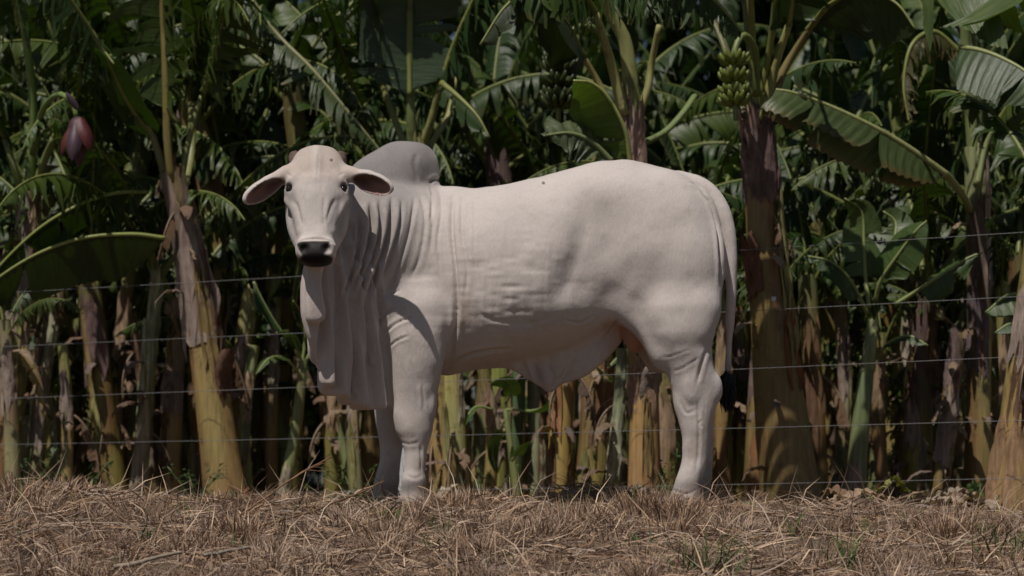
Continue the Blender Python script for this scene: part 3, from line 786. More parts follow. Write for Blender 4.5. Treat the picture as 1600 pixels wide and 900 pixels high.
# upright short tufts
nc = 3400; cx, cy = scatter(nc, -2.7, .35); pn = np.array([mnoise.noise((a * 2.6 + 7, b * 3.2, 3)) for a, b in zip(cx, cy)]); kp = rng.uniform(0, 1, nc) < np.clip(.55 + pn * 1.7, .05, 1); cx, cy = cx[kp], cy[kp]; nc = len(cx); k = rng.integers(14, 60, nc); idx = np.repeat(np.arange(nc), k); n = len(idx)
rad = rng.uniform(.02, .085, nc)[idx]; a = rng.uniform(0, 6.283, n); r = rad * np.sqrt(rng.uniform(0, 1, n))
x = cx[idx] + r * np.cos(a); y = cy[idx] + r * np.sin(a)
lowr = np.where(cy > -.8, .55, 1.0); hh = (lowr * (.035 + .10 * rng.uniform(0, 1, nc)**1.8))[idx]
el = np.clip(1.45 - r / rad * rng.uniform(.2, .9, n), .3, 1.57)
tint = np.vstack([PAL, [(.22, .14, .09), (.26, .155, .09), (.2, .15, .12)]])[rng.integers(0, len(PAL) + 3, nc)][idx]
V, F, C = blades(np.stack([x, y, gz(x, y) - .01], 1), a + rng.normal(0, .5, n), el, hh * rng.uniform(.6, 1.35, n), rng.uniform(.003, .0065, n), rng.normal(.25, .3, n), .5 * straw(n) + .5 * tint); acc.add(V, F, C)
# a few big clumps near the crest (picture column, row offset in depth, height)
for px, yy, h, num, rr in [(1300 - 290, -.75, .13, 380, .12), (1060, -.85, .13, 300, .10), (700, -.55, .13, 260, .10), (60, -.5, .11, 300, .16), (30, -.75, .11, 260, .15), (110, -.35, .09, 260, .14), (800, -.55, .11, 260, .12), (900, -.8, .11, 240, .12), (1140, -.6, .09, 260, .13), (640, -.45, .09, 240, .12), (740, -.38, .10, 240, .10),
                           (560, -.6, .09, 220, .13), (1250, -.5, .08, 260, .16), (1400, -.6, .09, 240, .14), (1480, -1.0, .12, 260, .12), (1570, -.7, .09, 220, .14), (330, -.5, .09, 240, .14), (440, -.45, .11, 240, .13), (220, -.5, .09, 220, .14), (1040, -1.1, .09, 220, .1), (840, -1.25, .10, 240, .1), (1180, -.45, .07, 200, .15), (610, -1.3, .09, 240, .1), (380, -1.2, .1, 220, .1)]:
    c = at(px, 780, yy); a = rng.uniform(0, 6.283, num); r = rr * np.sqrt(rng.uniform(0, 1, num))
    x = c[0] + r * np.cos(a); y = yy + r * np.sin(a) * .8
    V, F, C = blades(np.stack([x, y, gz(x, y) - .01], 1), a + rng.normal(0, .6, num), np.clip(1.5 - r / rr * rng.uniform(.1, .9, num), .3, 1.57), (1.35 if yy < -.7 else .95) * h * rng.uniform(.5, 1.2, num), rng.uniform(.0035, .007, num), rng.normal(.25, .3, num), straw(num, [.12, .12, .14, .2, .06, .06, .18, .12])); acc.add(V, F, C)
# long loose stalks
n = 1500; x, y = scatter(n, -2.6, .2)
V, F, C = blades(np.stack([x, y, gz(x, y)], 1), rng.uniform(0, 6.283, n), rng.uniform(.1, 1.3, n), rng.uniform(.12, .30, n), rng.uniform(.004, .007, n), rng.normal(.3, .3, n), straw(n, [.4, .2, .1, .05, .15, .05, .05, 0])); acc.add(V, F, C)
# litter under the banana plants
n = 16000; x, y = scatter(n, .5, 4.2, -4, 4)
V, F, C = blades(np.stack([x, y, gz(x, y) + rng.uniform(0, .03, n)], 1), rng.uniform(0, 6.283, n), rng.normal(.15, .25, n), rng.uniform(.06, .2, n), rng.uniform(.004, .012, n), rng.normal(.2, .3, n), straw(n) * .8); acc.add(V, F, C)
o = obj('dry_grass', acc.mesh('dry_grass', grass_mat)); tag(o, kind='stuff')
# green blades among the straw
acc = Acc(); n = 0
for px, yy, num, h in [(1320, -1.9, 26, .13), (1080, -2.0, 16, .12), (1115, -2.0, 20, .13), (1145, -1.9, 10, .09), (1560, -1.6, 18, .14), (1590, -1.5, 16, .13), (440, -1.1, 10, .09), (365, -1.6, 10, .10), (690, -1.2, 16, .09), (480, -.7, 8, .09), (700, -1.5, 8, .08), (1195, -.45, 6, .08), (900, -.5, 7, .10), (945, -.5, 6, .09), (30, -.9, 5, .16), (135, -.2, 3, .12), (370, -.5, 6, .08),
                       (980, -.35, 6, .1), (550, -.45, 14, .08), (600, -.9, 10, .08), (310, -.6, 12, .07), (1420, -.9, 10, .08), (1250, -1.3, 12, .08), (220, -1.4, 10, .07), (760, -1.9, 10, .07), (1000, -1.4, 10, .07)]:
    c = at(px, 780, yy); x = c[0] + rng.normal(0, .035, num); y = yy + rng.normal(0, .05, num)
    V, F, C = blades(np.stack([x, y, gz(x, y)], 1), rng.uniform(0, 6.283, num), rng.uniform(.8, 1.5, num), 1.35 * h * rng.uniform(.6, 1.3, num), rng.uniform(.005, .009, num), rng.uniform(.1, .7, num), np.array([.075, .125, .03]) * rng.uniform(.7, 1.3, (num, 1))); acc.add(V, F, C)
n = 420; cx, cy = scatter(70, -2.6, .2); k = rng.integers(0, 70, n); x = cx[k] + rng.normal(0, .03, n); y = cy[k] + rng.normal(0, .03, n)
V, F, C = blades(np.stack([x, y, gz(x, y)], 1), rng.uniform(0, 6.283, n), rng.uniform(.7, 1.5, n), rng.uniform(.05, .13, n), rng.uniform(.003, .007, n), rng.uniform(.1, .7, n), np.array([.085, .12, .035]) * rng.uniform(.7, 1.3, (n, 1))); acc.add(V, F, C)
n = 700; x, y = scatter(n, .6, 4.0, -4, 4)
V, F, C = blades(np.stack([x, y, gz(x, y)], 1), rng.uniform(0, 6.283, n), rng.uniform(.5, 1.4, n), rng.uniform(.06, .2, n), rng.uniform(.005, .012, n), rng.uniform(.2, .9, n), np.array([.06, .10, .03]) * rng.uniform(.6, 1.3, (n, 1))); acc.add(V, F, C)
o = obj('green_grass', acc.mesh('green_grass', grass_mat)); tag(o, kind='stuff')
# ================================================================== banana plants
def leaf_material(name, trans, rough):
    m, t, b = newmat(name)
    a = nd(t, 'ShaderNodeVertexColor', layer_name='Col')
    uv = nd(t, 'ShaderNodeUVMap').outputs[0]
    tc = nd(t, 'ShaderNodeTexCoord').outputs['Object']
    vein = noise_tex(t, 1.0, 4, .6, mapped(t, uv, (75, 1.5, 1)))
    blot = noise_tex(t, 5.0, 5, .65, tc)
    c = mixc(t, 1.0, a.outputs[0], ramp(t, vein, [(.3, (.78, .8, .75)), (.7, (1.22, 1.2, 1.15))]).outputs[0], 'MULTIPLY')
    c = mixc(t, 1.0, c, ramp(t, blot, [(.3, (.8, .82, .8)), (.7, (1.18, 1.15, 1.1))]).outputs[0], 'MULTIPLY')
    rust = ramp(t, noise_tex(t, 14.0, 6, .7, tc), [(.66, (0, 0, 0)), (.78, (1, 1, 1))]).outputs[0]
    c = mixc(t, mixc(t, .5, (0, 0, 0), rust), c, (.13, .09, .035))
    lk(t, c, b.inputs['Base Color']); b.inputs['Roughness'].default_value = rough; b.inputs['Specular IOR Level'].default_value = .38
    bp = nd(t, 'ShaderNodeBump', Strength=.35, Distance=.01); lk(t, vein, bp.inputs['Height']); lk(t, bp.outputs[0], b.inputs['Normal'])
    tr = nd(t, 'ShaderNodeBsdfTranslucent'); lk(t, mixc(t, 1.0, c, (1.5, 1.7, .5), 'MULTIPLY'), tr.inputs['Color'])
    mx = nd(t, 'ShaderNodeMixShader'); mx.inputs[0].default_value = trans
    lk(t, b.outputs[0], mx.inputs[1]); lk(t, tr.outputs[0], mx.inputs[2])
    lk(t, mx.outputs[0], t.nodes['Material Output'].inputs['Surface'])
    return m
M_LEAF = leaf_material('banana_leaf', .2, .42)
M_DRY = leaf_material('dry_banana_leaf', .12, .8)
def vcol_mat(name, rough, spec, stretch, bump=.4, amt=.35, scale=1.0):
    m, t, b = newmat(name)
    a = nd(t, 'ShaderNodeVertexColor', layer_name='Col'); tc = nd(t, 'ShaderNodeTexCoord').outputs['Object']
    n = noise_tex(t, scale, 6, .68, mapped(t, tc, stretch)); n2 = noise_tex(t, 7.0, 6, .7, tc)
    c = mixc(t, 1.0, a.outputs[0], ramp(t, n, [(.3, (1 - amt,) * 3), (.7, (1 + amt,) * 3)]).outputs[0], 'MULTIPLY')
    sp = ramp(t, n2, [(.56, (0, 0, 0)), (.66, (1, 1, 1))]).outputs[0]
    c = mixc(t, mixc(t, .55, (0, 0, 0), sp), c, (.06, .035, .02))
    lk(t, c, b.inputs['Base Color']); b.inputs['Roughness'].default_value = rough; b.inputs['Specular IOR Level'].default_value = spec
    bp = nd(t, 'ShaderNodeBump', Strength=bump, Distance=.01); lk(t, n, bp.inputs['Height']); lk(t, bp.outputs[0], b.inputs['Normal'])
    return m
M_STEM = vcol_mat('pseudostem', .5, .4, (60, 60, 3.5))
M_PET = vcol_mat('leaf_midrib', .45, .4, (40, 40, 5), .2, .15)
M_SHEATH = vcol_mat('dry_sheath', .85, .15, (55, 55, 7), .8, .4)
M_FRUIT = vcol_mat('green_fruit', .4, .45, (30, 30, 8), .15, .15)
M_BRACT = vcol_mat('flower_bract', .5, .35, (30, 30, 6), .3, .25)

LEAFCOL = [(.035, .066, .015), (.042, .074, .016), (.029, .058, .017), (.052, .082, .018), (.038, .066, .021), (.058, .088, .018)]
def leaf(points, W, n=26, up=(0, 0, 1), fold=(0, 0), droop=.5, tears=5, gap=.35, hang=.5, seed=0, col=None, corr=.0, base_t=0.0, nv=4, profile=None, sides=(1, 1), edge=0.0, taper=True):
    """blade along a midrib polyline. W half width (m); fold degrees per side; tears cuts per side; hang extra droop of torn strips"""
    R = np.random.default_rng(seed)
    M = catmull(points, n); T, N, B = frames(M, up)
    s = np.concatenate([[0], np.cumsum(np.linalg.norm(np.diff(M, axis=0), axis=1))]); L = s[-1]; t = s / L
    tt = np.clip((t - base_t) / (1 - base_t), 0, 1)
    if profile is None:
        Wt = W * np.minimum(1, (tt / .13))**.55 * np.minimum(1, (1 - tt) / .42 + 1e-4)**.62 * (1 - .12 * tt)
    else:
        Wt = W * np.interp(tt, *profile)
    acc = Acc(); col = np.array(col if col is not None else LEAFCOL[seed % len(LEAFCOL)])
    i0 = int(np.searchsorted(t, base_t))
    for si, sg in enumerate((1, -1)):
        if not sides[si]: continue
        cuts = sorted(set([i0, n - 1] + list(R.integers(i0 + 1, n - 1, tears)))) if tears else [i0, n - 1]
        for a, b in zip(cuts[:-1], cuts[1:]):
            if b - a < 1: continue
            kk = np.arange(a, b + 1); m = len(kk)
            torn = tears > 0 and m < n * .5
            f = math.radians(fold[si] + R.normal(0, 7 if torn else 2)); g = droop + (R.uniform(0, 1) * hang if torn else 0)
            tw = R.normal(0, .42) if torn else 0
            wl = Wt[kk] * (R.uniform(.82, 1.08) if torn else 1)
            l = sg * B[kk] * math.cos(f) + N[kk] * math.sin(f)
            P = M[kk].copy(); rows = [P]; mid = (m - 1) / 2
            sh = (np.arange(m) - mid)
            for v in range(1, nv + 1):
                q = v / nv
                d = l * (1 - min(g * q, .95)) + np.array([0, 0, -1.0]) * g * q + T[kk] * (.22 + tw * q)
                d = d / np.linalg.norm(d, axis=1)[:, None]
                P = P + d * (wl / nv)[:, None]
                pull = gap * q**1.3 if torn else 0
                seg = np.gradient(s[kk]) if m > 1 else np.zeros(m)
                rows.append(P - T[kk] * (sh * seg * pull)[:, None] + N[kk] * (corr * np.sin(s[kk] * 2 * math.pi / .055 + seed) * math.sin(q * 2.6))[:, None]
                            + (np.array(R.normal(0, .006, 3)) * q if torn else 0))
            V = np.stack(rows, 0).reshape(-1, 3)
            i = np.arange(nv)[:, None] * m; j = np.arange(m - 1)[None]
            Q = np.stack([i + j, i + j + 1, i + m + j + 1, i + m + j], -1).reshape(-1, 4)
            if sg < 0: Q = Q[:, ::-1]
            u = np.tile(s[kk], nv + 1); vv = np.repeat(np.linspace(0, 1, nv + 1), m)
            c = col * R.uniform(.85, 1.15) * np.ones((len(V), 1))
            if edge > 0:
                e = np.clip((vv - .80) / .2, 0, 1)[:, None] * edge * R.uniform(.3, 1); c = c * (1 - e) + np.array([.20, .11, .05]) * e
            acc.add(V, Q, c, np.stack([u, sg * vv], 1))
    return acc, M, L

def rib(M, r0, r1, col=(.16, .19, .05), k=7, flat=1.0, col2=None):
    n = len(M); R = r0 + (r1 - r0) * np.linspace(0, 1, n)**.7
    V, F, uv = tube(M, R, k, (0, 0, 1), True, flat)
    t = np.concatenate([np.repeat(np.linspace(0, 1, n), k), [0, 1]])[:, None]
    c = np.array(col) * (1 - t) + np.array(col2 if col2 is not None else col) * t
    a = Acc(); a.add(V, F, c, uv); return a

def add_leaf(parent, origin, lm, rm, rot=0.0, tilt=0.0, label=None):
    o = obj('leaf', lm, parent); o.location = origin; o.rotation_euler = (tilt, 0, rot)
    r = obj('midrib', rm, o)
    if label: o['label'] = label
    return o

# shared leaf shapes, running along +x from the crown
VARI = []
def arch(L, e0, e1, k=14, side=0.0, pw=1.3):
    P = [np.zeros(3)]
    for i in range(k):
        f = (i + .5) / k; e = e0 + (e1 - e0) * f**pw
        P.append(P[-1] + np.array([math.cos(e), side * f, math.sin(e)]) * L / k)
    return np.array(P)
spec = [(1.75, 1.35, .35, 14, .5), (1.9, 1.25, -.3, 44, .9), (1.8, 1.1, -.8, 52, 1.0), (1.6, .95, -1.1, 54, 1.1), (1.5, .75, -1.2, 50, 1.1), (1.7, 1.42, .8, 6, .25), (1.55, .5, -1.3, 54, 1.1), (1.9, 1.2, -.9, 56, 1.0),
        (1.4, .9, -.6, 18, .7), (1.7, 1.0, -1.35, 46, 1.0), (1.3, 1.2, .0, 30, .8), (1.6, .3, -1.4, 50, 1.2)]
for i, (L, e0, e1, tears, hang) in enumerate(spec):
    P = arch(L, e0, e1, side=random.uniform(-.15, .15))
    a, M, LL = leaf(P, random.uniform(.20, .26), n=84, nv=3, fold=(random.uniform(-30, 8), random.uniform(-30, 8)), droop=.5 + .3 * random.random(), tears=tears, gap=.55 + .3 * random.random(), hang=hang, seed=i * 7 + 3, base_t=.2, corr=.006, edge=.25)
    VARI.append((a.mesh('banana_leaf', M_LEAF), rib(M, .022, .004, (.15, .17, .05), 6, col2=(.17, .20, .05)).mesh('leaf_midrib', M_PET), e1))

def stem_acc(P, r0, r1, n=26, k=18, seed=0, cols=None, ridge=.13, flare=1.07):
    """pseudostem tube; cols: list of (t, colour) down to up"""
    R = np.random.default_rng(seed); M = catmull(P, n); T, N, B = frames(M, (0, 1, 0))
    t = np.linspace(0, 1, n); rr = r0 + (r1 - r0) * t; rr = rr * (1 + (flare - 1) * np.exp(-t * 7))
    a = np.linspace(0, 2 * math.pi, k, endpoint=False)
    ns = R.integers(2, 4); ph = R.uniform(0, 6.28); tw = R.uniform(-1.2, 1.2)
    saw = ((a[None] + ph + tw * t[:, None]) * ns / (2 * math.pi)) % 1.0
    rad = rr[:, None] * (1 + ridge * (saw - .5) + .03 * np.sin(a[None] * 2 + t[:, None] * 9 + ph))
    V = M[:, None] + rad[..., None] * (np.cos(a)[None, :, None] * N[:, None] + np.sin(a)[None, :, None] * B[:, None]); V = V.reshape(-1, 3)
    i = np.arange(n - 1)[:, None] * k; j = np.arange(k)[None]; j2 = (j + 1) % k
    Q = np.stack([i + j, i + j2, i + k + j2, i + k + j], -1).reshape(-1, 4)
    cols = cols or [(0, (.36, .24, .07)), (.5, (.33, .25, .075)), (.8, (.25, .22, .07)), (1, (.2, .21, .07))]
    ts = [c[0] for c in cols]; tv = np.repeat(t, k); tv = np.clip(tv + .05 * vnoise(V, 9.0, seed), 0, 1)
    C = np.stack([np.interp(tv, ts, [c[1][q] for c in cols]) for q in range(3)], 1)
    st = np.clip(vnoise(V, (14, 14, 2.2), seed * 1.7) * 2.1 - .35, 0, 1)[:, None]
    C = C * (1 - .65 * st) + np.array([.15, .06, .03]) * .65 * st
    gr = np.clip(vnoise(V, (10, 10, 1.6), seed * 2.3 + 5) * 1.4 - .2, 0, 1)[:, None]; C = C * (1 - .4 * gr) + np.array([.20, .22, .06]) * .4 * gr
    acc = Acc(); acc.add(V, Q, C); return acc, M

def sheath(M, rr, t0, t1, a0, span, flare, seed, col):
    """a dry papery sheath wrapped round part of the stem, top edge ragged and lifting off"""
    R = np.random.default_rng(seed); n, k = 10, 9; a0 = a0 - math.pi / 2
    T, N, B = frames(M, (0, 1, 0)); m = len(M); acc = Acc()
    t = np.linspace(t0, t1, n); Pm = np.stack([np.interp(t, np.linspace(0, 1, m), M[:, q]) for q in range(3)], 1)
    Nm = np.stack([np.interp(t, np.linspace(0, 1, m), N[:, q]) for q in range(3)], 1); Bm = np.stack([np.interp(t, np.linspace(0, 1, m), B[:, q]) for q in range(3)], 1)
    r = np.interp(t, [0, 1], rr); f = np.linspace(0, 1, n)
    V = np.zeros((n, k, 3)); cs = np.linspace(-1, 1, k)
    for q in range(k):
        taper = (1 - .45 * f**2 * 1.0); a = a0 + cs[q] * span * .5 * (1 - .55 * f**3)
        lift = r * (1.07 + .05 * R.normal() + flare * f**2.2 * (.6 + .4 * math.cos(cs[q] * 2)) + .10 * np.maximum(0, abs(cs[q]) - .6) * 2) + .004 * R.normal(0, 1, n)
        LL = (t1 - t0) * np.linalg.norm(M[-1] - M[0]); jag = LL * (.16 * R.uniform(-1, 1) * f**3 + .20 * R.uniform(-1, 1) * (1 - f)**3)
        V[:, q] = Pm + lift[:, None] * (np.cos(a)[:, None] * Nm + np.sin(a)[:, None] * Bm) + np.array([0, 0, 1.0]) * jag[:, None]
    V = V.reshape(-1, 3); i = np.arange(n - 1)[:, None] * k; j = np.arange(k - 1)[None]
    Q = np.stack([i + j, i + j + 1, i + k + j + 1, i + k + j], -1).reshape(-1, 4)
    C = np.array(col) * (1 + .3 * vnoise(V, (30, 30, 8), seed))[:, None]
    acc.add(V, Q, np.clip(C, .01, 1)); return acc

def flap(p, az, L, w, seed, col, e0=.3, e1=-1.4):
    """a small dry leaf scrap hanging from p"""
    R = np.random.default_rng(seed); P = p + arch(L, e0, e1, 7) @ np.array([[math.cos(az), math.sin(az), 0], [-math.sin(az), math.cos(az), 0], [0, 0, 1]])
    a, M, _ = leaf(P, w, n=9, fold=(R.uniform(-50, 30), R.uniform(-50, 30)), droop=.3, tears=1, hang=.4, seed=seed, col=col, nv=3, corr=.008)
    return a

PAPER = (.30, .235, .195); PURP = (.165, .115, .105); TAN = (.36, .25, .16)
HANG = []
for q in range(6):
    R_ = np.random.default_rng(400 + q); P = arch(R_.uniform(.35, .7), R_.uniform(-.5, .2), -1.56, 12, side=R_.uniform(-.2, .2), pw=.45)
    a, M, _ = leaf(P, R_.uniform(.05, .10), n=20, fold=(R_.uniform(-80, -40), R_.uniform(-80, -40)), droop=.4, tears=6, gap=.5, hang=.8, seed=410 + q, col=[(.27, .19, .12), (.17, .10, .06), (.33, .26, .20), (.22, .14, .09), (.12, .08, .06), (.30, .22, .10)][q], nv=3, corr=.01, base_t=.12)
    HANG.append((a.mesh('dead_leaf', M_DRY), rib(M, .012, .003, (.2, .14, .09), 5).mesh('leaf_midrib', M_PET)))
def hang_dead(root, M, r0, r1, n, R, t0=.3, t1=.98, sc=1.0):
    for q in range(n):
        tt = R.uniform(t0, t1); p = M[int(tt * (len(M) - 1))]; az = R.uniform(2.6, 6.8); lm, rm = HANG[int(R.integers(6))]
        o = obj('dead_leaf', lm, root, p + np.array([math.cos(az), math.sin(az), 0]) * (r0 + (r1 - r0) * tt) * .7); o.rotation_euler.z = az; o.scale = (sc * R.uniform(.6, 1.15),) * 3
        obj('midrib', rm, o)

def plant(name, label, base, top, y, r0, r1, bend=0.0, seed=0, cols=None, sheaths=(), nleaf=0, lmin=0, group='banana plants of the grove', hero=(), flaps=0, ztop=None, hang=None, lscale=1.0, k=20, az0=None, ytop=None):
    """base/top: picture points of the stem axis at depth y"""
    b = at(base[0], base[1], y); b[2] = float(gz(b[0], y)) - .03; tp = at(top[0], top[1], y if ytop is None else ytop)
    root = empty(name, b); tag(root, label, 'banana plant', group)
    mid = (b + tp) / 2 + np.array([bend, 0, 0]); P = np.array([b, b * .7 + tp * .3 + np.array([bend * .7, 0, 0]), mid + (tp - b) * .1, tp]) - b
    a, M = stem_acc(P, r0, r1, seed=seed, cols=cols, k=k)
    obj('pseudostem', a.mesh('pseudostem', M_STEM), root)
    R = np.random.default_rng(seed + 99)
    for q, (t0, t1, a0, span, fl, col) in enumerate(sheaths):
        obj('dry_sheath', sheath(M, (r0, r1), t0, t1, a0, span, fl, seed * 13 + q, col).mesh('dry_sheath', M_SHEATH), root)
    for q in range(flaps):
        tt = R.uniform(.15, .9); p = M[int(tt * (len(M) - 1))]; az = R.uniform(3.4, 6.0)
        p = p + np.array([math.cos(az), math.sin(az), 0]) * (r0 + (r1 - r0) * tt)
        obj('dry_leaf_scrap', flap(p, az, R.uniform(.10, .26), R.uniform(.018, .042), seed * 17 + q, [(.25, .18, .13), (.16, .10, .07), PURP][q % 3]).mesh('dry_leaf_scrap', M_DRY), root)
    if group == G1:
        for q in range(2 if r0 > .045 else 1):
            t0 = R.uniform(.02, .6); obj('dry_sheath', sheath(M, (r0, r1), t0, min(1, t0 + R.uniform(.18, .42)), R.uniform(3.6, 5.9), R.uniform(.5, 1.1), R.uniform(.05, .35), seed * 31 + q, [(.24, .17, .07), (.27, .25, .10), (.17, .10, .06), (.32, .28, .20)][R.integers(4)]).mesh('dry_sheath', M_SHEATH), root)
    if group == G1: hang_dead(root, M, r0, r1, 2 if hang is None else hang, np.random.default_rng(seed + 7), sc=.75)
    az = R.uniform(0, 6.28) if az0 is None else az0
    order = [0, 5, 1, 10, 2, 7, 8, 3, 9, 4, 6, 11]
    for q in range(nleaf):
        lm, rm, e1 = VARI[order[(q + lmin) % len(order)]]
        add_leaf(root, M[-1] - np.array([0, 0, .06 + .02 * q]), lm, rm, az, R.normal(0, .12)).scale = (lscale * R.uniform(.85, 1.1),) * 3
        az += 2.4 + R.normal(0, .25)
    return root, M, b

def hero_leaf(root, b, pts, W, pet=None, label=None, rr=(.02, .005), ribcol=(.20, .22, .06), mat=None, **kw):
    """pts: (px, py, y) midrib of the blade; pet: points of the leaf stalk before it"""
    P = np.array([at(*p) for p in pts]); Q = np.array([at(*p) for p in pet]) if pet else None
    a, M, L = leaf(P, W, **kw)
    full = np.vstack([catmull(np.vstack([Q, P[:1]]), 10)[:-1], M]) if Q is not None else M
    o0 = full[0].copy()
    for v in a.V: v -= o0
    bl = obj('leaf', a.mesh('banana_leaf', mat or M_LEAF), root, o0 - b)
    if label: bl['label'] = label
    r = rib(full - o0, rr[0], rr[1], ribcol, 7); obj('midrib', r.mesh('leaf_midrib', M_PET), bl)
    return bl

def petiole(root, b, pts, r0, r1, col=(.22, .23, .08)):
    """a cut or rising leaf stalk, part of the crown"""
    P = np.array([at(*p) for p in pts]) - b
    obj('leaf_stalk', rib(catmull(P, 14), r0, r1, col, 9, .7).mesh('leaf_stalk', M_PET), root)

G1 = 'banana plants along the fence'
GOLD = [(0, (.37, .235, .10)), (.5, (.36, .255, .095)), (.85, (.28, .25, .085)), (1, (.21, .225, .08))]
OCHRE = [(0, (.21, .14, .06)), (.6, (.215, .155, .05)), (.8, (.26, .17, .07)), (1, (.20, .18, .07))]  # brown kept dark to stand in for canopy shade on the thickest stem
GREENISH = [(0, (.25, .23, .10)), (.4, (.22, .25, .10)), (1, (.26, .30, .13))]
PALE = [(0, (.30, .26, .14)), (.4, (.30, .29, .14)), (.7, (.36, .33, .24)), (1, (.30, .30, .16))]
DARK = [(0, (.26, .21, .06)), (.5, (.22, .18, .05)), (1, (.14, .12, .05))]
# ------------------------------------------------------------------ the plants one can tell apart, front row
G1 = 'banana plants along the fence'
# left of the head: thick golden stem leaning left
rt, M, b = plant('banana_plant', 'thick golden banana stem leaning left, nearest the left of the head of the bull', (356, 785), (272, 262), 2.5, .122, .058, bend=.02, seed=1, cols=GOLD, group=G1,
    sheaths=[(.50, .80, 4.4, 2.6, .25, PAPER), (.56, .90, 5.2, 2.0, .3, (.27, .20, .17)), (.66, .97, 3.9, 1.8, .45, (.24, .18, .14)), (.34, .46, 5.6, 1.2, 1.3, (.16, .09, .06)), (.80, 1.05, 4.9, 1.5, .6, (.20, .15, .08))], flaps=3)
petiole(rt, b, [(262, 290, 2.5), (235, 205, 2.45), (190, 130, 2.3), (150, 60, 2.2)], .034, .016, (.20, .20, .09))
petiole(rt, b, [(268, 290, 2.45), (262, 230, 2.4), (258, 120, 2.35), (252, -60, 2.3)], .030, .012, (.22, .18, .06))
petiole(rt, b, [(282, 285, 2.5), (296, 215, 2.5), (315, 150, 2.5)], .03, .02, (.20, .22, .08))
petiole(rt, b, [(285, 300, 2.6), (298, 240, 2.8), (300, 160, 2.9)], .03, .02)
hero_leaf(rt, b, [(260, 175, 2.38), (257, 100, 2.36), (253, 0, 2.3), (252, -120, 2.2)], .34, fold=(-38, -38), droop=.35, tears=30, hang=.8, gap=.6, seed=21, n=64, rr=(.020, .012), ribcol=(.24, .19, .06), edge=.2)
hero_leaf(rt, b, [(165, 95, 2.25), (130, 30, 2.1), (70, -50, 1.9), (0, -100, 1.8)], .30, fold=(-20, -60), droop=.7, tears=44, hang=1.0, seed=22, n=80, gap=.6)
hero_leaf(rt, b, [(318, 145, 2.5), (340, 60, 2.4), (370, -40, 2.2), (430, -110, 2.0)], .32, fold=(-30, -30), droop=.6, tears=40, hang=1.0, gap=.6, seed=23, n=76)
hero_leaf(rt, b, [(240, 215, 2.5), (200, 160, 2.3), (165, 85, 2.1), (172, 92, 1.95)][:3] + [(178, 100, 2.0)], .12, fold=(0, 0), droop=.1, tears=0, seed=24)
# far left: green crown with the flower
rt, M, b = plant('banana_plant', 'banana plant at the left edge, carrying the dark red flower bud', (-4, 770), (48, 300), 2.9, .085, .06, bend=.01, seed=2, cols=GOLD, group=G1,
    sheaths=[(.55, .82, 4.7, 2.4, .3, PAPER), (.62, .95, 5.5, 1.8, .3, TAN), (.86, 1.03, 4.2, 1.6, .5, PAPER)], flaps=3)
petiole(rt, b, [(42, 320, 2.9), (50, 240, 2.85), (52, 160, 2.8), (40, 60, 2.7), (20, -40, 2.6)], .036, .02, (.17, .24, .07))
petiole(rt, b, [(48, 320, 2.9), (68, 255, 2.8), (85, 215, 2.7)], .03, .022, (.24, .28, .10))
petiole(rt, b, [(40, 320, 2.9), (20, 255, 2.8), (8, 215, 2.8)], .03, .02, (.22, .26, .09))
hero_leaf(rt, b, [(30, 40, 2.7), (15, -30, 2.6), (-30, -110, 2.4)], .3, fold=(-30, -20), droop=.8, tears=40, hang=1.1, gap=.6, seed=31, n=70)
hero_leaf(rt, b, [(8, 215, 2.8), (-30, 160, 2.6), (-90, 150, 2.3)], .25, fold=(-20, -20), droop=.8, tears=10, hang=.9, seed=32)
hero_leaf(rt, b, [(85, 215, 2.7), (125, 130, 2.5), (110, 20, 2.3), (150, -60, 2.0)], .26, fold=(-30, -30), droop=.8, tears=44, hang=1.1, seed=33, n=80, gap=.6)
# flower bud on its stalk
P = np.array([at(*p) for p in [(52, 240, 2.75), (66, 175, 2.4), (90, 148, 2.0), (112, 158, 1.85), (120, 185, 1.8)]]) - b
obj('flower_stalk', rib(catmull(P, 14), .022, .014, (.17, .24, .07), 8).mesh('flower_stalk', M_PET), rt)
fc = at(122, 180, 1.8)
fl = Acc()
def bud(c, L, R, squash=1.0, lean=(0, 0), k=14, n=14):
    t = np.linspace(0, 1, n); r = R * np.sin(np.pi * np.clip(t, 0, 1)**.72)**.8 * (1 - .25 * t) + .001
    P = c + np.stack([lean[0] * t, lean[1] * t, -L * t], 1)
    return tube(P, r, k, (0, 1, 0))
V, F, uv = bud(fc, .275, .062, lean=(.006, 0)); fl.add(V - b, F, np.array([.08, .034, .042]) * (1 + .35 * vnoise(V, (60, 60, 6), 3))[:, None])  # bud and bract colours lowered to carry the shade on the flower
fo = obj('flower', fl.mesh('flower', M_BRACT), rt)
def bract(c, ax, out, L, w, col, seed):
    # a boat-shaped petal, thick rim, cupped towards the bud
    n, k = 10, 7; ax = np.array(ax, float); ax /= np.linalg.norm(ax); out = np.array(out, float); out /= np.linalg.norm(out); sd = np.cross(ax, out)
    t = np.linspace(0, 1, n); u = np.linspace(-1, 1, k); wv = w * np.sin(np.pi * (t * .93 + .07))**.6
    V = c + ax * (t * L)[:, None, None] + sd * (wv[:, None] * np.sin(u * 1.1))[..., None] - out * (wv[:, None] * (1 - np.cos(u * 1.25)))[..., None] + out * (.05 * np.sin(t * 2.2) * L / .2)[:, None, None]
    V = V.reshape(-1, 3); i = np.arange(n - 1)[:, None] * k; j = np.arange(k - 1)[None]
    Q = np.stack([i + j, i + j + 1, i + k + j + 1, i + k + j], -1).reshape(-1, 4); a = Acc(); a.add(V - b, Q, col); return a
obj('bract', bract(fc + [.03, -.04, -.02], (.12, -.05, -1), (.75, -.6, .25), .19, .055, (.075, .014, .014), 1).mesh('bract', M_BRACT), fo)
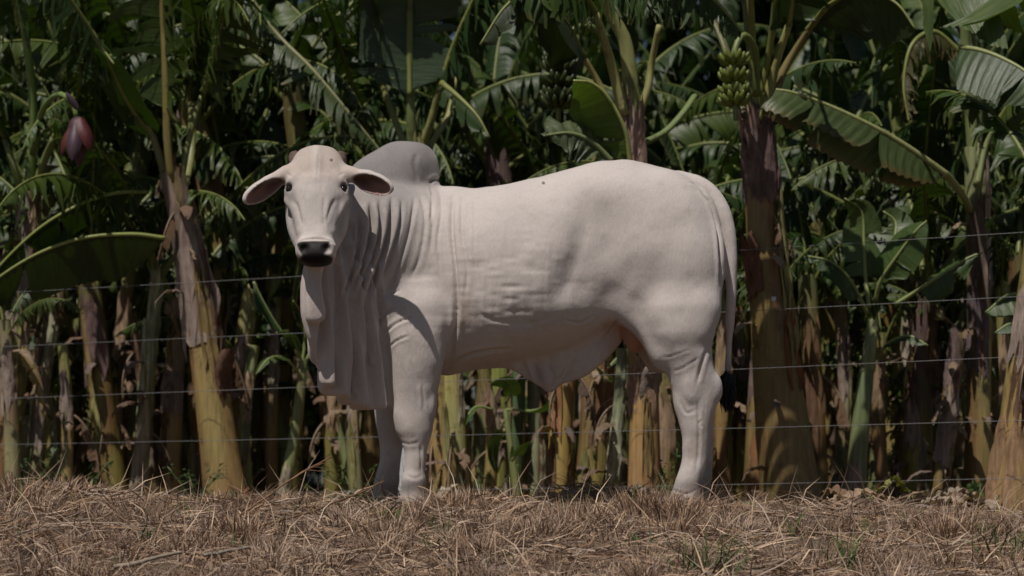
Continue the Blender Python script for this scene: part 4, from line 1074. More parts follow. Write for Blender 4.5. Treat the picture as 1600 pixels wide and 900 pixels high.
obj('bract', bract(fc + [-.035, -.02, -.05], (-.10, 0, -1), (-.9, -.35, .1), .17, .04, (.09, .022, .016), 2).mesh('bract', M_BRACT), fo)
obj('bract', bract(fc + [-.01, -.055, -.05], (.02, 0, -1), (-.25, -1, .1), .205, .05, (.07, .04, .05), 3).mesh('bract', M_BRACT), fo)
obj('bract', bract(fc + [0, -.03, .03], (-.35, -.1, .5), (-.3, -.8, .5), .09, .03, (.10, .07, .09), 4).mesh('bract', M_BRACT), fo)
# low arching leaves at the left edge
rt, M, b = plant('banana_plant', 'young banana plant at the left edge, two low leaves arching over its pale stem', (48, 720), (92, 452), 3.0, .05, .034, bend=-.02, seed=3, cols=PALE, group=G1, sheaths=[(.3, .55, 4.7, 2.0, .4, PAPER), (.55, .85, 5.2, 1.8, .4, (.32, .31, .2))], flaps=2)
hero_leaf(rt, b, sides=(1, 0), pts=[(258, 372, 2.3), (205, 366, 2.25), (130, 372, 2.2), (60, 396, 2.2), (-5, 436, 2.2), (-50, 480, 2.25)], W=.30, fold=(-48, -70), droop=.3, tears=2, hang=.2, seed=41, n=46, corr=.012, col=(.034, .055, .016), ribcol=(.26, .30, .08), rr=(.012, .006))
hero_leaf(rt, b, sides=(1, 0), pts=[(232, 300, 2.5), (180, 302, 2.45), (120, 322, 2.4), (60, 358, 2.4), (0, 415, 2.4), (-40, 470, 2.4)], W=.20, fold=(-55, -70), droop=.3, tears=9, hang=.4, seed=42, n=46, gap=.5, corr=.01, ribcol=(.26, .30, .08), rr=(.012, .006))
# dark stems between them
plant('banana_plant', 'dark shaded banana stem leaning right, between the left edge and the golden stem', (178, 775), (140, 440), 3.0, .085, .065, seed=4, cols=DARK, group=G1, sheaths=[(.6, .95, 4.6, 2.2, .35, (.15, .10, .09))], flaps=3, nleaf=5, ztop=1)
plant('banana_plant', 'short dark stem with a golden foot, second from the left edge', (228, 770), (118, 500), 3.6, .07, .05, seed=5, cols=GOLD, group=G1, sheaths=[(.6, .95, 4.6, 2.2, .35, PURP)], flaps=3, nleaf=4)
plant('banana_plant', 'slim pale green stem with curled dry scraps, left of the golden stem', (214, 775), (246, 420), 2.8, .05, .036, seed=6, cols=PALE, group=G1, sheaths=[(.05, .45, 4.8, 2.0, .4, (.30, .24, .17)), (.4, .75, 4.4, 2.0, .5, (.31, .32, .2)), (.7, 1.02, 5.2, 1.6, .6, (.3, .32, .18))], flaps=5, nleaf=3, lmin=3)
plant('banana_plant', 'thin twisted pale stem with brown torn flags, beside the slim pale green stem', (240, 770), (212, 500), 3.1, .04, .03, seed=7, cols=PALE, group=G1, sheaths=[(.2, .6, 4.8, 2.2, .5, PAPER), (.6, 1.0, 4.4, 2.0, .8, (.2, .12, .08))], flaps=6)
plant('banana_plant', 'yellow stem ringed by a grey papery collar, behind the golden stem', (262, 740), (278, 470), 3.0, .066, .05, seed=8, cols=GOLD, group=G1, sheaths=[(.45, .68, 4.6, 2.6, .35, PAPER), (.7, 1.0, 4.9, 2.0, .4, TAN)], flaps=2, nleaf=4, lmin=2)
plant('banana_plant', 'yellow stem leaning right with a papery collar, between the golden stem and the bull', (342, 690), (392, 452), 2.9, .062, .045, seed=9, cols=GOLD, group=G1, sheaths=[(.55, .80, 4.7, 2.4, .35, PAPER), (.82, 1.02, 5.0, 1.8, .6, (.3, .28, .12))], flaps=2)
plant('banana_plant', 'stem wrapped in pale papery sheaths, rising just left of the ear of the bull', (335, 760), (366, 352), 3.5, .06, .05, seed=10, cols=DARK, group=G1, sheaths=[(.55, .85, 4.7, 2.6, .3, (.36, .29, .25)), (.75, 1.04, 4.3, 2.2, .3, (.38, .31, .28)), (.5, .65, 5.6, 1.6, .8, (.2, .12, .09))], flaps=3, nleaf=5)
plant('banana_plant', 'grey banana stem standing directly under the ear of the bull', (408, 760), (405, 350), 3.9, .05, .045, seed=11, cols=PALE, group=G1, sheaths=[(.5, .8, 4.7, 2.4, .3, PAPER), (.75, 1.0, 4.3, 2.0, .5, TAN)], flaps=3, nleaf=5)
# green sucker left of the dewlap
rt, M, b = plant('banana_sucker', 'young green banana shoot beside the dewlap of the bull', (438, 770), (474, 560), 2.6, .04, .024, bend=.015, seed=12, cols=GREENISH, group='young banana shoots', sheaths=[(.0, .3, 4.7, 2.0, .3, (.3, .26, .18))])
for pts, W, s in [([(474, 575, 2.6), (465, 545, 2.55), (452, 520, 2.5), (430, 520, 2.45)], .05, 1), ([(476, 570, 2.6), (490, 540, 2.6), (512, 520, 2.6), (530, 540, 2.6)], .05, 2), ([(472, 570, 2.6), (476, 530, 2.6), (470, 490, 2.6), (458, 470, 2.5)], .06, 3), ([(470, 585, 2.6), (445, 560, 2.5), (420, 560, 2.4), (400, 585, 2.35)], .06, 4)]:
    hero_leaf(rt, b, pts, W, fold=(10, 10), droop=.4, tears=2, seed=50 + s, n=14, base_t=.3, col=(.06, .095, .03), rr=(.010, .004), ribcol=(.24, .28, .10))
hero_leaf(rt, b, [(396, 440, 2.5), (408, 465, 2.5), (428, 500, 2.5), (442, 520, 2.5)], .10, fold=(-20, -20), droop=.2, tears=1, seed=56, n=16, col=(.03, .062, .02), rr=(.008, .004), ribcol=(.18, .22, .08))
hero_leaf(rt, b, [(470, 395, 3.0), (462, 440, 3.0), (458, 475, 3.0), (462, 500, 3.0)], .11, fold=(-10, -10), droop=.1, tears=1, seed=57, n=14, col=(.085, .11, .07))
# behind the hump
rt, M, b = plant('banana_plant', 'banana plant rising behind the hump of the bull, crown of upright leaves', (700, 775), (650, 225), 2.7, .10, .062, seed=13, cols=GOLD, group=G1, sheaths=[(.8, 1.0, 4.7, 2.2, .35, (.30, .28, .12))], flaps=0)
petiole(rt, b, [(645, 240, 2.7), (642, 190, 2.65), (640, 80, 2.6), (641, -60, 2.5)], .034, .016, (.16, .20, .07))
petiole(rt, b, [(655, 240, 2.7), (672, 195, 2.65), (692, 120, 2.6), (722, 40, 2.5), (760, -40, 2.4)], .032, .014, (.24, .25, .08))
petiole(rt, b, [(640, 245, 2.7), (622, 200, 2.75), (600, 140, 2.8), (585, 60, 2.8)], .03, .016)
petiole(rt, b, [(658, 245, 2.75), (680, 215, 2.8), (700, 180, 2.9), (712, 120, 3.0)], .03, .016, (.26, .25, .09))
hero_leaf(rt, b, [(640, 150, 2.6), (640, 80, 2.6), (641, 0, 2.55), (642, -100, 2.3)], .29, up=(0, -1, .25), fold=(8, 8), droop=.02, tears=2, hang=.2, seed=61, n=34, corr=.004, col=(.048, .075, .042), rr=(.016, .012))
hero_leaf(rt, b, [(688, 130, 2.6), (722, 40, 2.5), (768, -40, 2.3), (850, -90, 2.0)], .27, fold=(-30, -30), droop=.7, tears=44, hang=1.0, seed=62, n=80, gap=.6)
hero_leaf(rt, b, [(590, 80, 2.8), (575, 0, 2.6), (540, -70, 2.3), (470, -110, 2.0)], .27, fold=(-30, -30), droop=.7, tears=40, hang=1.0, seed=63, n=76, gap=.6)
hero_leaf(rt, b, [(690, 130, 2.4), (715, 150, 2.3), (745, 180, 2.2), (765, 215, 2.15)], .13, fold=(-50, -50), droop=.5, tears=8, hang=.7, seed=64, n=20)
# feathered leaf that hangs across, left of the hump
rt, M, b = plant('banana_plant', 'tall banana plant behind the head of the bull, one torn feathery leaf sloping down right', (545, 775), (452, 120), 3.6, .09, .06, seed=14, cols=DARK, group=G1, nleaf=6, lmin=4, ytop=3.4)
hero_leaf(rt, b, [(372, -30, 2.6), (430, 50, 2.5), (482, 102, 2.4), (512, 136, 2.35), (555, 188, 2.3), (598, 240, 2.3)], .25, fold=(-28, -42), droop=.55, tears=44, hang=.5, seed=65, n=90, gap=.7, col=(.056, .082, .030), rr=(.018, .006), ribcol=(.22, .22, .10), edge=.5)
# centre, behind the back of the bull
rt, M, b = plant('banana_plant', 'orange brown banana stem behind the belly, its flaking crown above the back of the bull', (1006, 775), (985, 150), 1.65, .086, .056, bend=.03, seed=15, cols=[(0, (.42, .24, .11)), (.35, (.42, .27, .10)), (.7, (.34, .26, .1)), (.9, (.28, .26, .10)), (1, (.30, .30, .12))], group=G1,
    sheaths=[(.78, .93, 4.7, 2.4, .35, (.36, .24, .19)), (.84, 1.02, 4.2, 1.6, .4, (.38, .27, .22)), (.82, .98, 5.4, 1.5, .5, (.33, .22, .17)), (.26, .38, 4.4, 2.4, .45, (.34, .22, .15)), (.30, .36, 5.2, 1.6, .9, PAPER)], flaps=1)
petiole(rt, b, [(985, 175, 1.65), (984, 120, 1.63), (975, 60, 1.60), (950, 15, 1.55), (935, -30, 1.45)], .052, .026, (.30, .31, .12))
petiole(rt, b, [(975, 180, 1.60), (958, 110, 1.55), (940, 50, 1.45), (930, 20, 1.40)], .040, .022, (.33, .33, .13))
petiole(rt, b, [(965, 190, 1.65), (935, 130, 1.65), (912, 90, 1.60)], .034, .022, (.25, .22, .08))
petiole(rt, b, [(998, 180, 1.65), (1012, 140, 1.65), (1018, 100, 1.65), (1030, 40, 1.55)], .036, .022, (.30, .29, .11))
petiole(rt, b, [(1003, 225, 1.85), (1040, 205, 1.95), (1068, 175, 2.05), (1085, 150, 2.15)], .026, .02, (.17, .22, .08))
hero_leaf(rt, b, [(912, 90, 1.60), (880, 30, 1.35), (830, -10, 1.15), (790, 10, 1.05), (750, 70, 1.00)], .24, fold=(-55, -55), droop=.5, tears=6, hang=.5, seed=71, n=40, col=(.036, .05, .025))
hero_leaf(rt, b, [(935, -30, 1.45), (970, -45, 1.25), (1040, -40, 1.05), (1110, -5, 0.95), (1160, 50, 0.90)], .30, fold=(-60, -60), droop=.6, tears=56, hang=.8, seed=72, n=100, gap=.6, edge=.3)
hero_leaf(rt, b, [(930, 20, 1.40), (900, -20, 1.15), (840, -30, 0.95), (780, -10, 1.15)], .27, fold=(-60, -60), droop=.6, tears=44, hang=.8, seed=73, n=80, gap=.6, edge=.3)
hero_leaf(rt, b, [(985, 254, 1.15), (977, 205, 1.1), (952, 155, 1.05), (925, 130, 1.0), (896, 126, .95)], .25, up=(-.5, -.85, .3), fold=(12, 5), droop=.08, tears=1, hang=.1, seed=74, n=26, corr=.004, col=(.105, .165, .032), sides=(0, 1), ribcol=(.34, .38, .12), rr=(.014, .006))
hero_leaf(rt, b, [(955, 252, 1.15), (925, 222, 1.10), (890, 208, 1.05), (850, 212, 1.00)], .16, up=(0, -.7, .7), fold=(0, -20), droop=.25, tears=5, hang=.3, seed=75, n=28, corr=.01, col=(.085, .11, .055), ribcol=(.2, .24, .1))
# dark bunch left of that crown
def bunch(root, b, pts, hands, nf, fl_, fr, col, seed, up=1.0):
    R = np.random.default_rng(seed); P = catmull(np.array([at(*p) for p in pts]), 22)
    ra = rib(P - b, .022, .014, (.16, .20, .06), 8); bo = obj('banana_bunch', ra.mesh('banana_bunch', M_PET), root)
    T, N, B = frames(P, (0, 1, 0)); protos = []
    for v in range(4):
        e = np.linspace(-.15, 1.15 + .2 * v / 3, 9); s = fl_ / 8
        C = np.cumsum(np.vstack([[0, 0, 0], np.stack([np.cos(e[1:]) * s, np.zeros(8), np.sin(e[1:]) * s], 1)]), 0)
        rr = fr * np.array([.45, .7, .92, 1, 1, .98, .9, .68, .3]); V, F, uv = tube(C, rr, 7, (0, 1, 0)); t = np.concatenate([np.repeat(np.linspace(0, 1, 9), 7), [0, 1]])[:, None]
        c = np.array(col) * (.9 + .2 * v / 3) * np.ones((len(V), 1)); c = c * (1 - (t > .93) * .7); a = Acc(); a.add(V, F, c, uv); protos.append(a.mesh('banana', M_FRUIT))
    for h, t in enumerate(hands):
        i = int(t * (len(P) - 1)); d = T[i] * (1 if T[i][2] < 0 else -1)
        for q in range(nf):
            az = q / nf * 2 * math.pi + h * .4 + R.normal(0, .06); rad = np.array([math.cos(az), math.sin(az), 0]) + np.array([0, 0, .1])
            rad -= d * (rad @ d); rad /= np.linalg.norm(rad); upv = -d * up; yv = np.cross(upv, rad)
            o = obj('banana', protos[R.integers(4)], bo); mw = Matrix(np.column_stack([rad, yv, upv]).tolist()).to_4x4()
            mw.translation = Vector((P[i] - b + rad * .016 + upv * (.012 * (q % 2))).tolist()); o.matrix_local = mw
    return bo
bunch(rt, b, [(950, 60, 2.2), (915, 40, 2.1), (885, 60, 2.05), (874, 110, 2.0), (872, 190, 2.0)], (.62, .70, .78, .86, .94), 13, .105, .0155, (.04, .055, .014), 5)  # fruit colour darkened in place of shade on this bunch
# main plant right of the tail
rt, M, b = plant('banana_plant', 'thickest banana stem, brown and golden, right of the tail, with a green fruit bunch', (1240, 785), (1180, 175), 1.65, .150, .068, bend=-.015, seed=16, cols=OCHRE, group=G1,
    sheaths=[(.79, .95, 4.7, 3.4, .35, PURP), (.78, .92, 4.2, 1.6, .6, PURP), (.76, .94, 5.5, 1.3, .5, (.19, .13, .12)), (.84, 1.0, 4.7, 2.2, .4, (.15, .10, .085)), (.84, 1.04, 5.6, 1.4, .5, (.14, .09, .08)), (.86, 1.03, 3.9, 1.5, .6, (.19, .12, .09)), (.56, .70, 3.9, 1.0, .9, (.16, .08, .05)), (.30, .52, 5.6, 1.3, .15, (.20, .085, .04)), (.62, .86, 6.0, .9, .3, (.15, .10, .095))], flaps=4, k=26)
ra = tag(obj('plant_tag', mesh_from('plant_tag', np.array([(sx * .011, sy * .004, sz * .011) for sz in (-1, 1) for sx in (-1, 1) for sy in (-1, 1)], float), np.array([[0, 2, 3, 1], [4, 5, 7, 6], [0, 1, 5, 4], [2, 6, 7, 3], [0, 4, 6, 2], [1, 3, 7, 5]]), False, simple_mat('tag_white', (.6, .6, .62), .5, .4, .1)), rt, at(1209, 467, 1.50) - b), None)
ra['label'] = 'small pale square tag fixed on the stem'
petiole(rt, b, [(1178, 190, 1.62), (1180, 130, 1.6), (1172, 60, 1.6), (1160, -40, 1.6)], .040, .02, (.17, .17, .06))
petiole(rt, b, [(1190, 190, 1.6), (1205, 130, 1.58), (1215, 90, 1.55), (1232, 40, 1.5)], .046, .024, (.29, .29, .10))
petiole(rt, b, [(1198, 190, 1.65), (1218, 125, 1.65), (1242, 80, 1.62), (1275, 30, 1.5)], .048, .02, (.22, .18, .07))
petiole(rt, b, [(1170, 190, 1.6), (1150, 150, 1.7), (1135, 80, 1.8), (1110, 20, 1.9)], .03, .02, (.15, .15, .06))
hero_leaf(rt, b, [(1262, 48, 1.55), (1300, 5, 1.35), (1350, -15, 1.2), (1400, 5, 1.1), (1430, 45, 1.05)], .34, sides=(0, 1), fold=(-55, -42), droop=.55, tears=3, hang=.2, seed=81, n=40, col=(.034, .05, .022), corr=.006)
hero_leaf(rt, b, [(1232, 40, 1.5), (1240, -30, 1.4), (1225, -90, 1.2), (1190, -120, .95)], .26, fold=(-20, -20), droop=.5, tears=6, hang=.5, seed=82, n=30)
hero_leaf(rt, b, [(1160, -10, 1.6), (1140, -70, 1.4), (1100, -90, 1.2), (1040, -70, 1.05), (1000, -10, .95)], .25, fold=(-50, -50), droop=.6, tears=40, hang=.8, seed=83, n=80, gap=.6)
hero_leaf(rt, b, [(1172, -30, 1.35), (1135, -110, .95), (1085, -150, .5), (1040, -150, .1)], .38, pet=[(1178, 160, 1.62), (1176, 60, 1.55)], fold=(-8, -8), droop=.25, tears=5, hang=.4, seed=84, n=40, base_t=.42)  # unseen overhead leaf, added to cast shade on the thickest stem
hero_leaf(rt, b, [(1215, -40, 1.3), (1225, -120, .95), (1220, -170, .5), (1190, -180, .1)], .36, pet=[(1188, 160, 1.62), (1205, 60, 1.5)], fold=(-8, -8), droop=.25, tears=6, hang=.4, seed=85, n=40, base_t=.42)  # second added leaf out of view, shading the same stem
bunch(rt, b, [(1182, 150, 1.55), (1180, 80, 1.45), (1162, 55, 1.35), (1148, 80, 1.30), (1147, 130, 1.28), (1150, 188, 1.27)], (.70, .79, .88, .95), 14, .088, .0138, (.14, .175, .032), 6)
# right edge: the near golden foot
rt, M, b = plant('banana_plant', 'near golden banana stem cut by the right edge, leaning right', (1578, 815), (1640, 300), 1.05, .125, .10, seed=17, cols=GOLD, group=G1, sheaths=[(.05, .3, 4.2, 2.2, .1, (.32, .20, .11)), (.5, .8, 4.7, 2.4, .3, PAPER)], flaps=1, k=24)
for q, a_ in enumerate((-.7, .1, .8, 1.6, 2.2)):
    lm, rm, e1 = VARI[(0, 1, 5, 2, 10)[q]]; add_leaf(rt, M[-1] - np.array([0, 0, .06 + .02 * q]), lm, rm, a_)
# right: tall pale stem
rt, M, b = plant('banana_plant', 'tall slim banana plant near the right edge, pale peeling sheaths and glossy top leaves', (1528, 760), (1522, 230), 2.4, .080, .055, bend=.02, seed=18, cols=[(0, (.34, .24, .09)), (.4, (.28, .25, .09)), (.7, (.22, .20, .1)), (1, (.26, .29, .13))], group=G1,
    sheaths=[(.40, .62, 4.3, 1.8, .3, (.15, .12, .13)), (.62, .95, 5.6, 1.0, .5, (.42, .34, .28)), (.55, .85, 4.5, 1.6, .3, (.15, .11, .09)), (.85, 1.05, 5.2, 1.4, .4, (.28, .30, .16))], flaps=4)
petiole(rt, b, [(1522, 250, 2.4), (1514, 150, 2.35), (1508, 60, 2.3), (1502, -40, 2.2)], .040, .022, (.24, .29, .11))
petiole(rt, b, [(1518, 260, 2.4), (1530, 180, 2.4), (1528, 100, 2.3), (1515, 30, 2.2)], .036, .02, (.16, .20, .09))
petiole(rt, b, [(1526, 290, 2.35), (1540, 230, 2.35), (1560, 190, 2.3)], .03, .02, (.27, .31, .13))
hero_leaf(rt, b, [(1478, 272, 1.5), (1445, 248, 1.45), (1400, 218, 1.4), (1345, 188, 1.35), (1290, 163, 1.33), (1240, 145, 1.3), (1212, 140, 1.3)], .23, pet=[(1516, 330, 2.35), (1508, 312, 2.1), (1494, 292, 1.8)], fold=(-72, -68), droop=.18, tears=2, hang=.1, seed=91, n=70, corr=.014, gap=.1, col=(.062, .088, .030), rr=(.022, .008), ribcol=(.28, .30, .12), edge=.7,
    profile=([0, .04, .12, .3, .5, .7, .88, 1], [.05, .45, .72, .95, 1.0, .95, .82, .62]), label='long sunlit leaf with brown scorched edge, arching left')
hero_leaf(rt, b, [(1440, -8, 1.9), (1490, -24, 1.75), (1560, -22, 1.6), (1640, 5, 1.5), (1720, 60, 1.4)], .42, profile=([0, .08, .3, .7, 1], [.4, .85, 1, .9, .1]), fold=(-58, -12), droop=.35, tears=4, hang=.3, seed=92, n=50, corr=.012, col=(.066, .10, .028), ribcol=(.32, .35, .14), rr=(.018, .008))
hero_leaf(rt, b, [(1500, 74, 1.5), (1530, 78, 1.4), (1568, 92, 1.3), (1610, 118, 1.2), (1660, 172, 1.1)], .27, fold=(-50, -58), droop=.3, tears=4, hang=.2, seed=93, n=46, corr=.010, col=(.050, .08, .03), ribcol=(.30, .33, .14), rr=(.014, .006))
hero_leaf(rt, b, [(1498, 80, 2.35), (1460, 50, 2.3), (1425, 70, 2.2), (1412, 130, 2.15), (1420, 190, 2.1)], .17, fold=(-40, -40), droop=.6, tears=40, hang=.9, seed=94, n=80, gap=.6, col=(.085, .075, .03), edge=.5)
hero_leaf(rt, b, [(1560, 190, 2.3), (1590, 150, 2.2), (1640, 150, 2.1)], .16, fold=(-30, -30), droop=.5, tears=8, hang=.7, seed=95)
# green sapling right of the thick stem
rt, M, b = plant('banana_sucker', 'slender green banana sapling right of the thickest stem, with broad folded leaves', (1332, 765), (1364, 500), 1.9, .060, .032, bend=-.01, seed=19, cols=[(0, (.36, .27, .12)), (.25, (.20, .21, .09)), (.7, (.15, .20, .09)), (1, (.22, .27, .12))], group='young banana shoots', sheaths=[(.0, .28, 4.3, 2.0, .4, PAPER), (.75, 1.0, 4.8, 2.0, .3, (.30, .32, .16))])
for pts, W, fo_, s, cl in [([(1368, 470, 1.9), (1375, 440, 1.85), (1398, 405, 1.8), (1430, 362, 1.75), (1448, 345, 1.75)], .13, (-5, -28), 1, (.065, .105, .03)), ([(1358, 480, 1.9), (1352, 430, 1.95), (1350, 380, 2.0), (1346, 330, 2.0), (1320, 310, 1.95)], .12, (-10, -10), 2, (.075, .115, .035)),
                           ([(1400, 475, 1.8), (1440, 450, 1.75), (1478, 425, 1.7), (1515, 402, 1.7), (1536, 395, 1.7)], .12, (-35, -10), 3, (.055, .09, .028)), ([(1355, 490, 1.9), (1330, 440, 1.8), (1300, 410, 1.75), (1262, 400, 1.75)], .12, (-20, -20), 4, (.04, .07, .025)),
                           ([(1366, 470, 1.95), (1390, 400, 2.1), (1400, 350, 2.2), (1380, 330, 2.2)], .15, (10, 10), 5, (.07, .105, .04)), ([(1368, 560, 1.9), (1390, 535, 1.8), (1420, 525, 1.75), (1450, 540, 1.7)], .06, (-20, -20), 6, (.04, .07, .03))]:
    hero_leaf(rt, b, pts, W, up=(0, -.6, .8), fold=fo_, droop=.3, tears=1, hang=.2, seed=100 + s, n=24, base_t=.22, corr=.005, col=cl, rr=(.013, .005), ribcol=(.24, .28, .10))
plant('banana_plant', 'dark banana stem with a yellow foot, right of the green sapling', (1430, 740), (1446, 440), 2.6, .085, .066, seed=20, cols=[(0, (.33, .28, .07)), (.3, (.30, .25, .06)), (.5, (.12, .09, .05)), (1, (.12, .10, .06))], group=G1, sheaths=[(.55, .9, 4.7, 2.4, .3, (.12, .08, .07)), (.3, .5, 4.0, 1.4, .5, PAPER)], flaps=6, nleaf=5, lmin=1)
plant('banana_plant', 'pale papery stem in half shade, second right of the green sapling', (1408, 745), (1425, 470), 3.1, .06, .05, seed=21, cols=PALE, group=G1, sheaths=[(.5, .9, 4.7, 2.4, .4, (.38, .32, .24)), (.1, .3, 4.4, 2.2, .5, PAPER)], flaps=4, nleaf=4)
plant('banana_plant', 'brown leaning stem with curling dry leaves, just left of the tall slim plant', (1462, 760), (1498, 520), 2.3, .05, .045, seed=22, cols=OCHRE, group=G1, sheaths=[(.3, .7, 4.7, 2.4, .5, PAPER), (.7, 1.0, 4.3, 2.0, .7, PURP)], flaps=7)
plant('banana_plant', 'dark stem at the right edge, behind the near golden foot', (1600, 760), (1592, 400), 2.6, .075, .06, seed=23, cols=DARK, group=G1, sheaths=[(.5, .9, 4.7, 2.4, .3, PURP)], flaps=4, nleaf=5, lmin=2)
# low leaves at the right edge
rt, M, b = plant('banana_sucker', 'young banana shoot at the right edge, two low broad leaves pointing left', (1640, 745), (1632, 560), 1.8, .05, .03, seed=24, cols=GREENISH, group='young banana shoots')
hero_leaf(rt, b, [(1636, 480, 1.8), (1610, 462, 1.75), (1575, 462, 1.7), (1540, 488, 1.65)], .15, fold=(-40, -45), droop=.3, tears=1, seed=111, n=24, corr=.006, col=(.06, .095, .03), ribcol=(.2, .26, .1))
hero_leaf(rt, b, [(1640, 530, 1.7), (1610, 505, 1.68), (1580, 505, 1.66), (1555, 520, 1.64)], .10, fold=(-30, -35), droop=.3, tears=1, seed=112, n=20, corr=.006, col=(.05, .085, .03), ribcol=(.2, .26, .1))
# behind the tail and under the belly
for base, top, y, r0, r1, sd, cl, sh, lab in [
    ((1186, 775), (1198, 470), 2.4, .095, .07, 25, OCHRE, [(.1, .5, 4.9, 2.0, .15, (.24, .12, .06)), (.5, .9, 4.7, 2.2, .3, PURP)], 'reddish brown stem in half shade, between the tail and the thickest stem'),
    ((1150, 770), (1160, 480), 3.2, .05, .045, 26, DARK, [(.4, .8, 4.7, 2.2, .3, PURP)], 'slim dark stem seen just behind the tail tuft'),
    ((1280, 770), (1262, 430), 2.6, .06, .05, 27, [(0, (.22, .20, .06)), (.5, (.28, .14, .06)), (1, (.12, .14, .06))], [(.4, .8, 4.7, 2.2, .3, (.24, .15, .08))], 'slim reddish stem half hidden, close to the right of the thickest stem'),
    ((718, 775), (706, 540), 2.2, .060, .050, 28, [(0, (.33, .31, .18)), (.3, (.33, .33, .15)), (1, (.40, .33, .10))], [(.0, .35, 4.4, 2.0, .2, (.34, .33, .2))], 'straight yellow stem with a green edge, just behind the fore leg'),
    ((728, 775), (722, 640), 2.3, .038, .034, 29, [(0, (.36, .24, .09)), (1, (.34, .17, .08))], [(.5, 1.0, 4.4, 2.0, .3, (.30, .16, .09))], 'short orange stump right of the yellow stem behind the fore leg'),
    ((672, 775), (690, 560), 2.7, .045, .04, 30, GOLD, [(.3, .7, 4.4, 2.0, .3, PAPER)], 'thin yellow stem half hidden behind the fore leg'),
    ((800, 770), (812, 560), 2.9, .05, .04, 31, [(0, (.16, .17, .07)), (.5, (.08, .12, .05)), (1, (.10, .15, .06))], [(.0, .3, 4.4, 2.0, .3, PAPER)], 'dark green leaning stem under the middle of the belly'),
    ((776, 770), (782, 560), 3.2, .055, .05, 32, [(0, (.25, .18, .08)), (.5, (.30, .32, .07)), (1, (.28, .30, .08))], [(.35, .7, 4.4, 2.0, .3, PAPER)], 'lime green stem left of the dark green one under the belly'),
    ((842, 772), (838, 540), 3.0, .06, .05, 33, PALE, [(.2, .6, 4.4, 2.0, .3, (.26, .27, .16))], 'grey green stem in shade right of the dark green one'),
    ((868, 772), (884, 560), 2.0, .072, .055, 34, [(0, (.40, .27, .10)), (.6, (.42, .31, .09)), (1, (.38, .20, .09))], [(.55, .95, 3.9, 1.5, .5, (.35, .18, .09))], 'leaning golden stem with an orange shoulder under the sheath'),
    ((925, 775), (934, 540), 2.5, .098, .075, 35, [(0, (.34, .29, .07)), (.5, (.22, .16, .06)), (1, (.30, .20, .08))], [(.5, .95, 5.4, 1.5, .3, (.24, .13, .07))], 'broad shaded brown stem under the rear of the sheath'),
    ((952, 772), (975, 545), 1.9, .040, .032, 36, [(0, (.30, .33, .14)), (.5, (.36, .38, .22)), (1, (.24, .28, .15))], [(.25, .6, 4.4, 2.2, .3, (.40, .40, .28)), (.6, .95, 4.9, 2.0, .3, (.32, .34, .22))], 'slim whitish green shoot curving right, between the broad brown and orange stems'),
    ((1040, 775), (1044, 540), 2.6, .075, .06, 37, [(0, (.22, .20, .07)), (.5, (.24, .19, .07)), (1, (.2, .17, .06))], [(.3, .7, 4.4, 2.0, .3, TAN)], 'brown stem beside the orange one, half hidden by the hind leg')]:
    plant('banana_plant', lab, base, top, y, r0, r1, seed=sd, cols=cl, sheaths=sh, group=G1, flaps=3, nleaf=4 if top[1] <= 480 else 0, lscale=.55)
rt, M, b = plant('banana_sucker', 'weedy banana shoot under the belly with bent narrow leaves', (812, 775), (790, 640), 2.3, .025, .015, seed=38, cols=GREENISH, group='young banana shoots')
for pts, W, s in [([(770, 640, 2.3), (745, 635, 2.25), (730, 650, 2.2), (715, 680, 2.2)], .04, 1), ([(790, 630, 2.3), (800, 610, 2.2), (790, 595, 2.15), (765, 600, 2.1)], .05, 2), ([(800, 720, 2.2), (815, 700, 2.1), (830, 690, 2.1)], .04, 3), ([(790, 640, 2.3), (840, 640, 2.2), (880, 615, 2.1), (915, 590, 2.1)], .05, 4), ([(792, 650, 2.3), (770, 700, 2.4), (775, 740, 2.4)], .04, 5)]:
    hero_leaf(rt, b, pts, W, fold=(0, 0), droop=.3, tears=0, seed=120 + s, n=14, base_t=.2, col=(.055, .10, .025), rr=(.008, .003), ribcol=(.24, .28, .10))
rt, M, b = plant('banana_sucker', 'pale shoot with arched leaf stalks behind the sheath and scrotum', (962, 660), (972, 570), 2.1, .022, .018, seed=39, cols=GREENISH, group='young banana shoots')
for pts, W, s in [([(972, 575, 2.1), (965, 560, 2.05), (950, 575, 2.0)], .03, 1), ([(974, 575, 2.1), (985, 550, 2.05), (978, 530, 2.0)], .04, 2), ([(952, 660, 2.0), (965, 620, 1.98), (985, 600, 1.95)], .012, 3), ([(970, 600, 2.1), (945, 585, 2.0), (930, 572, 2.0)], .04, 4)]:
    hero_leaf(rt, b, pts, W, fold=(0, 0), droop=.3, tears=0, seed=130 + s, n=12, base_t=.1, col=(.08, .12, .05), rr=(.008, .004), ribcol=(.28, .31, .16))

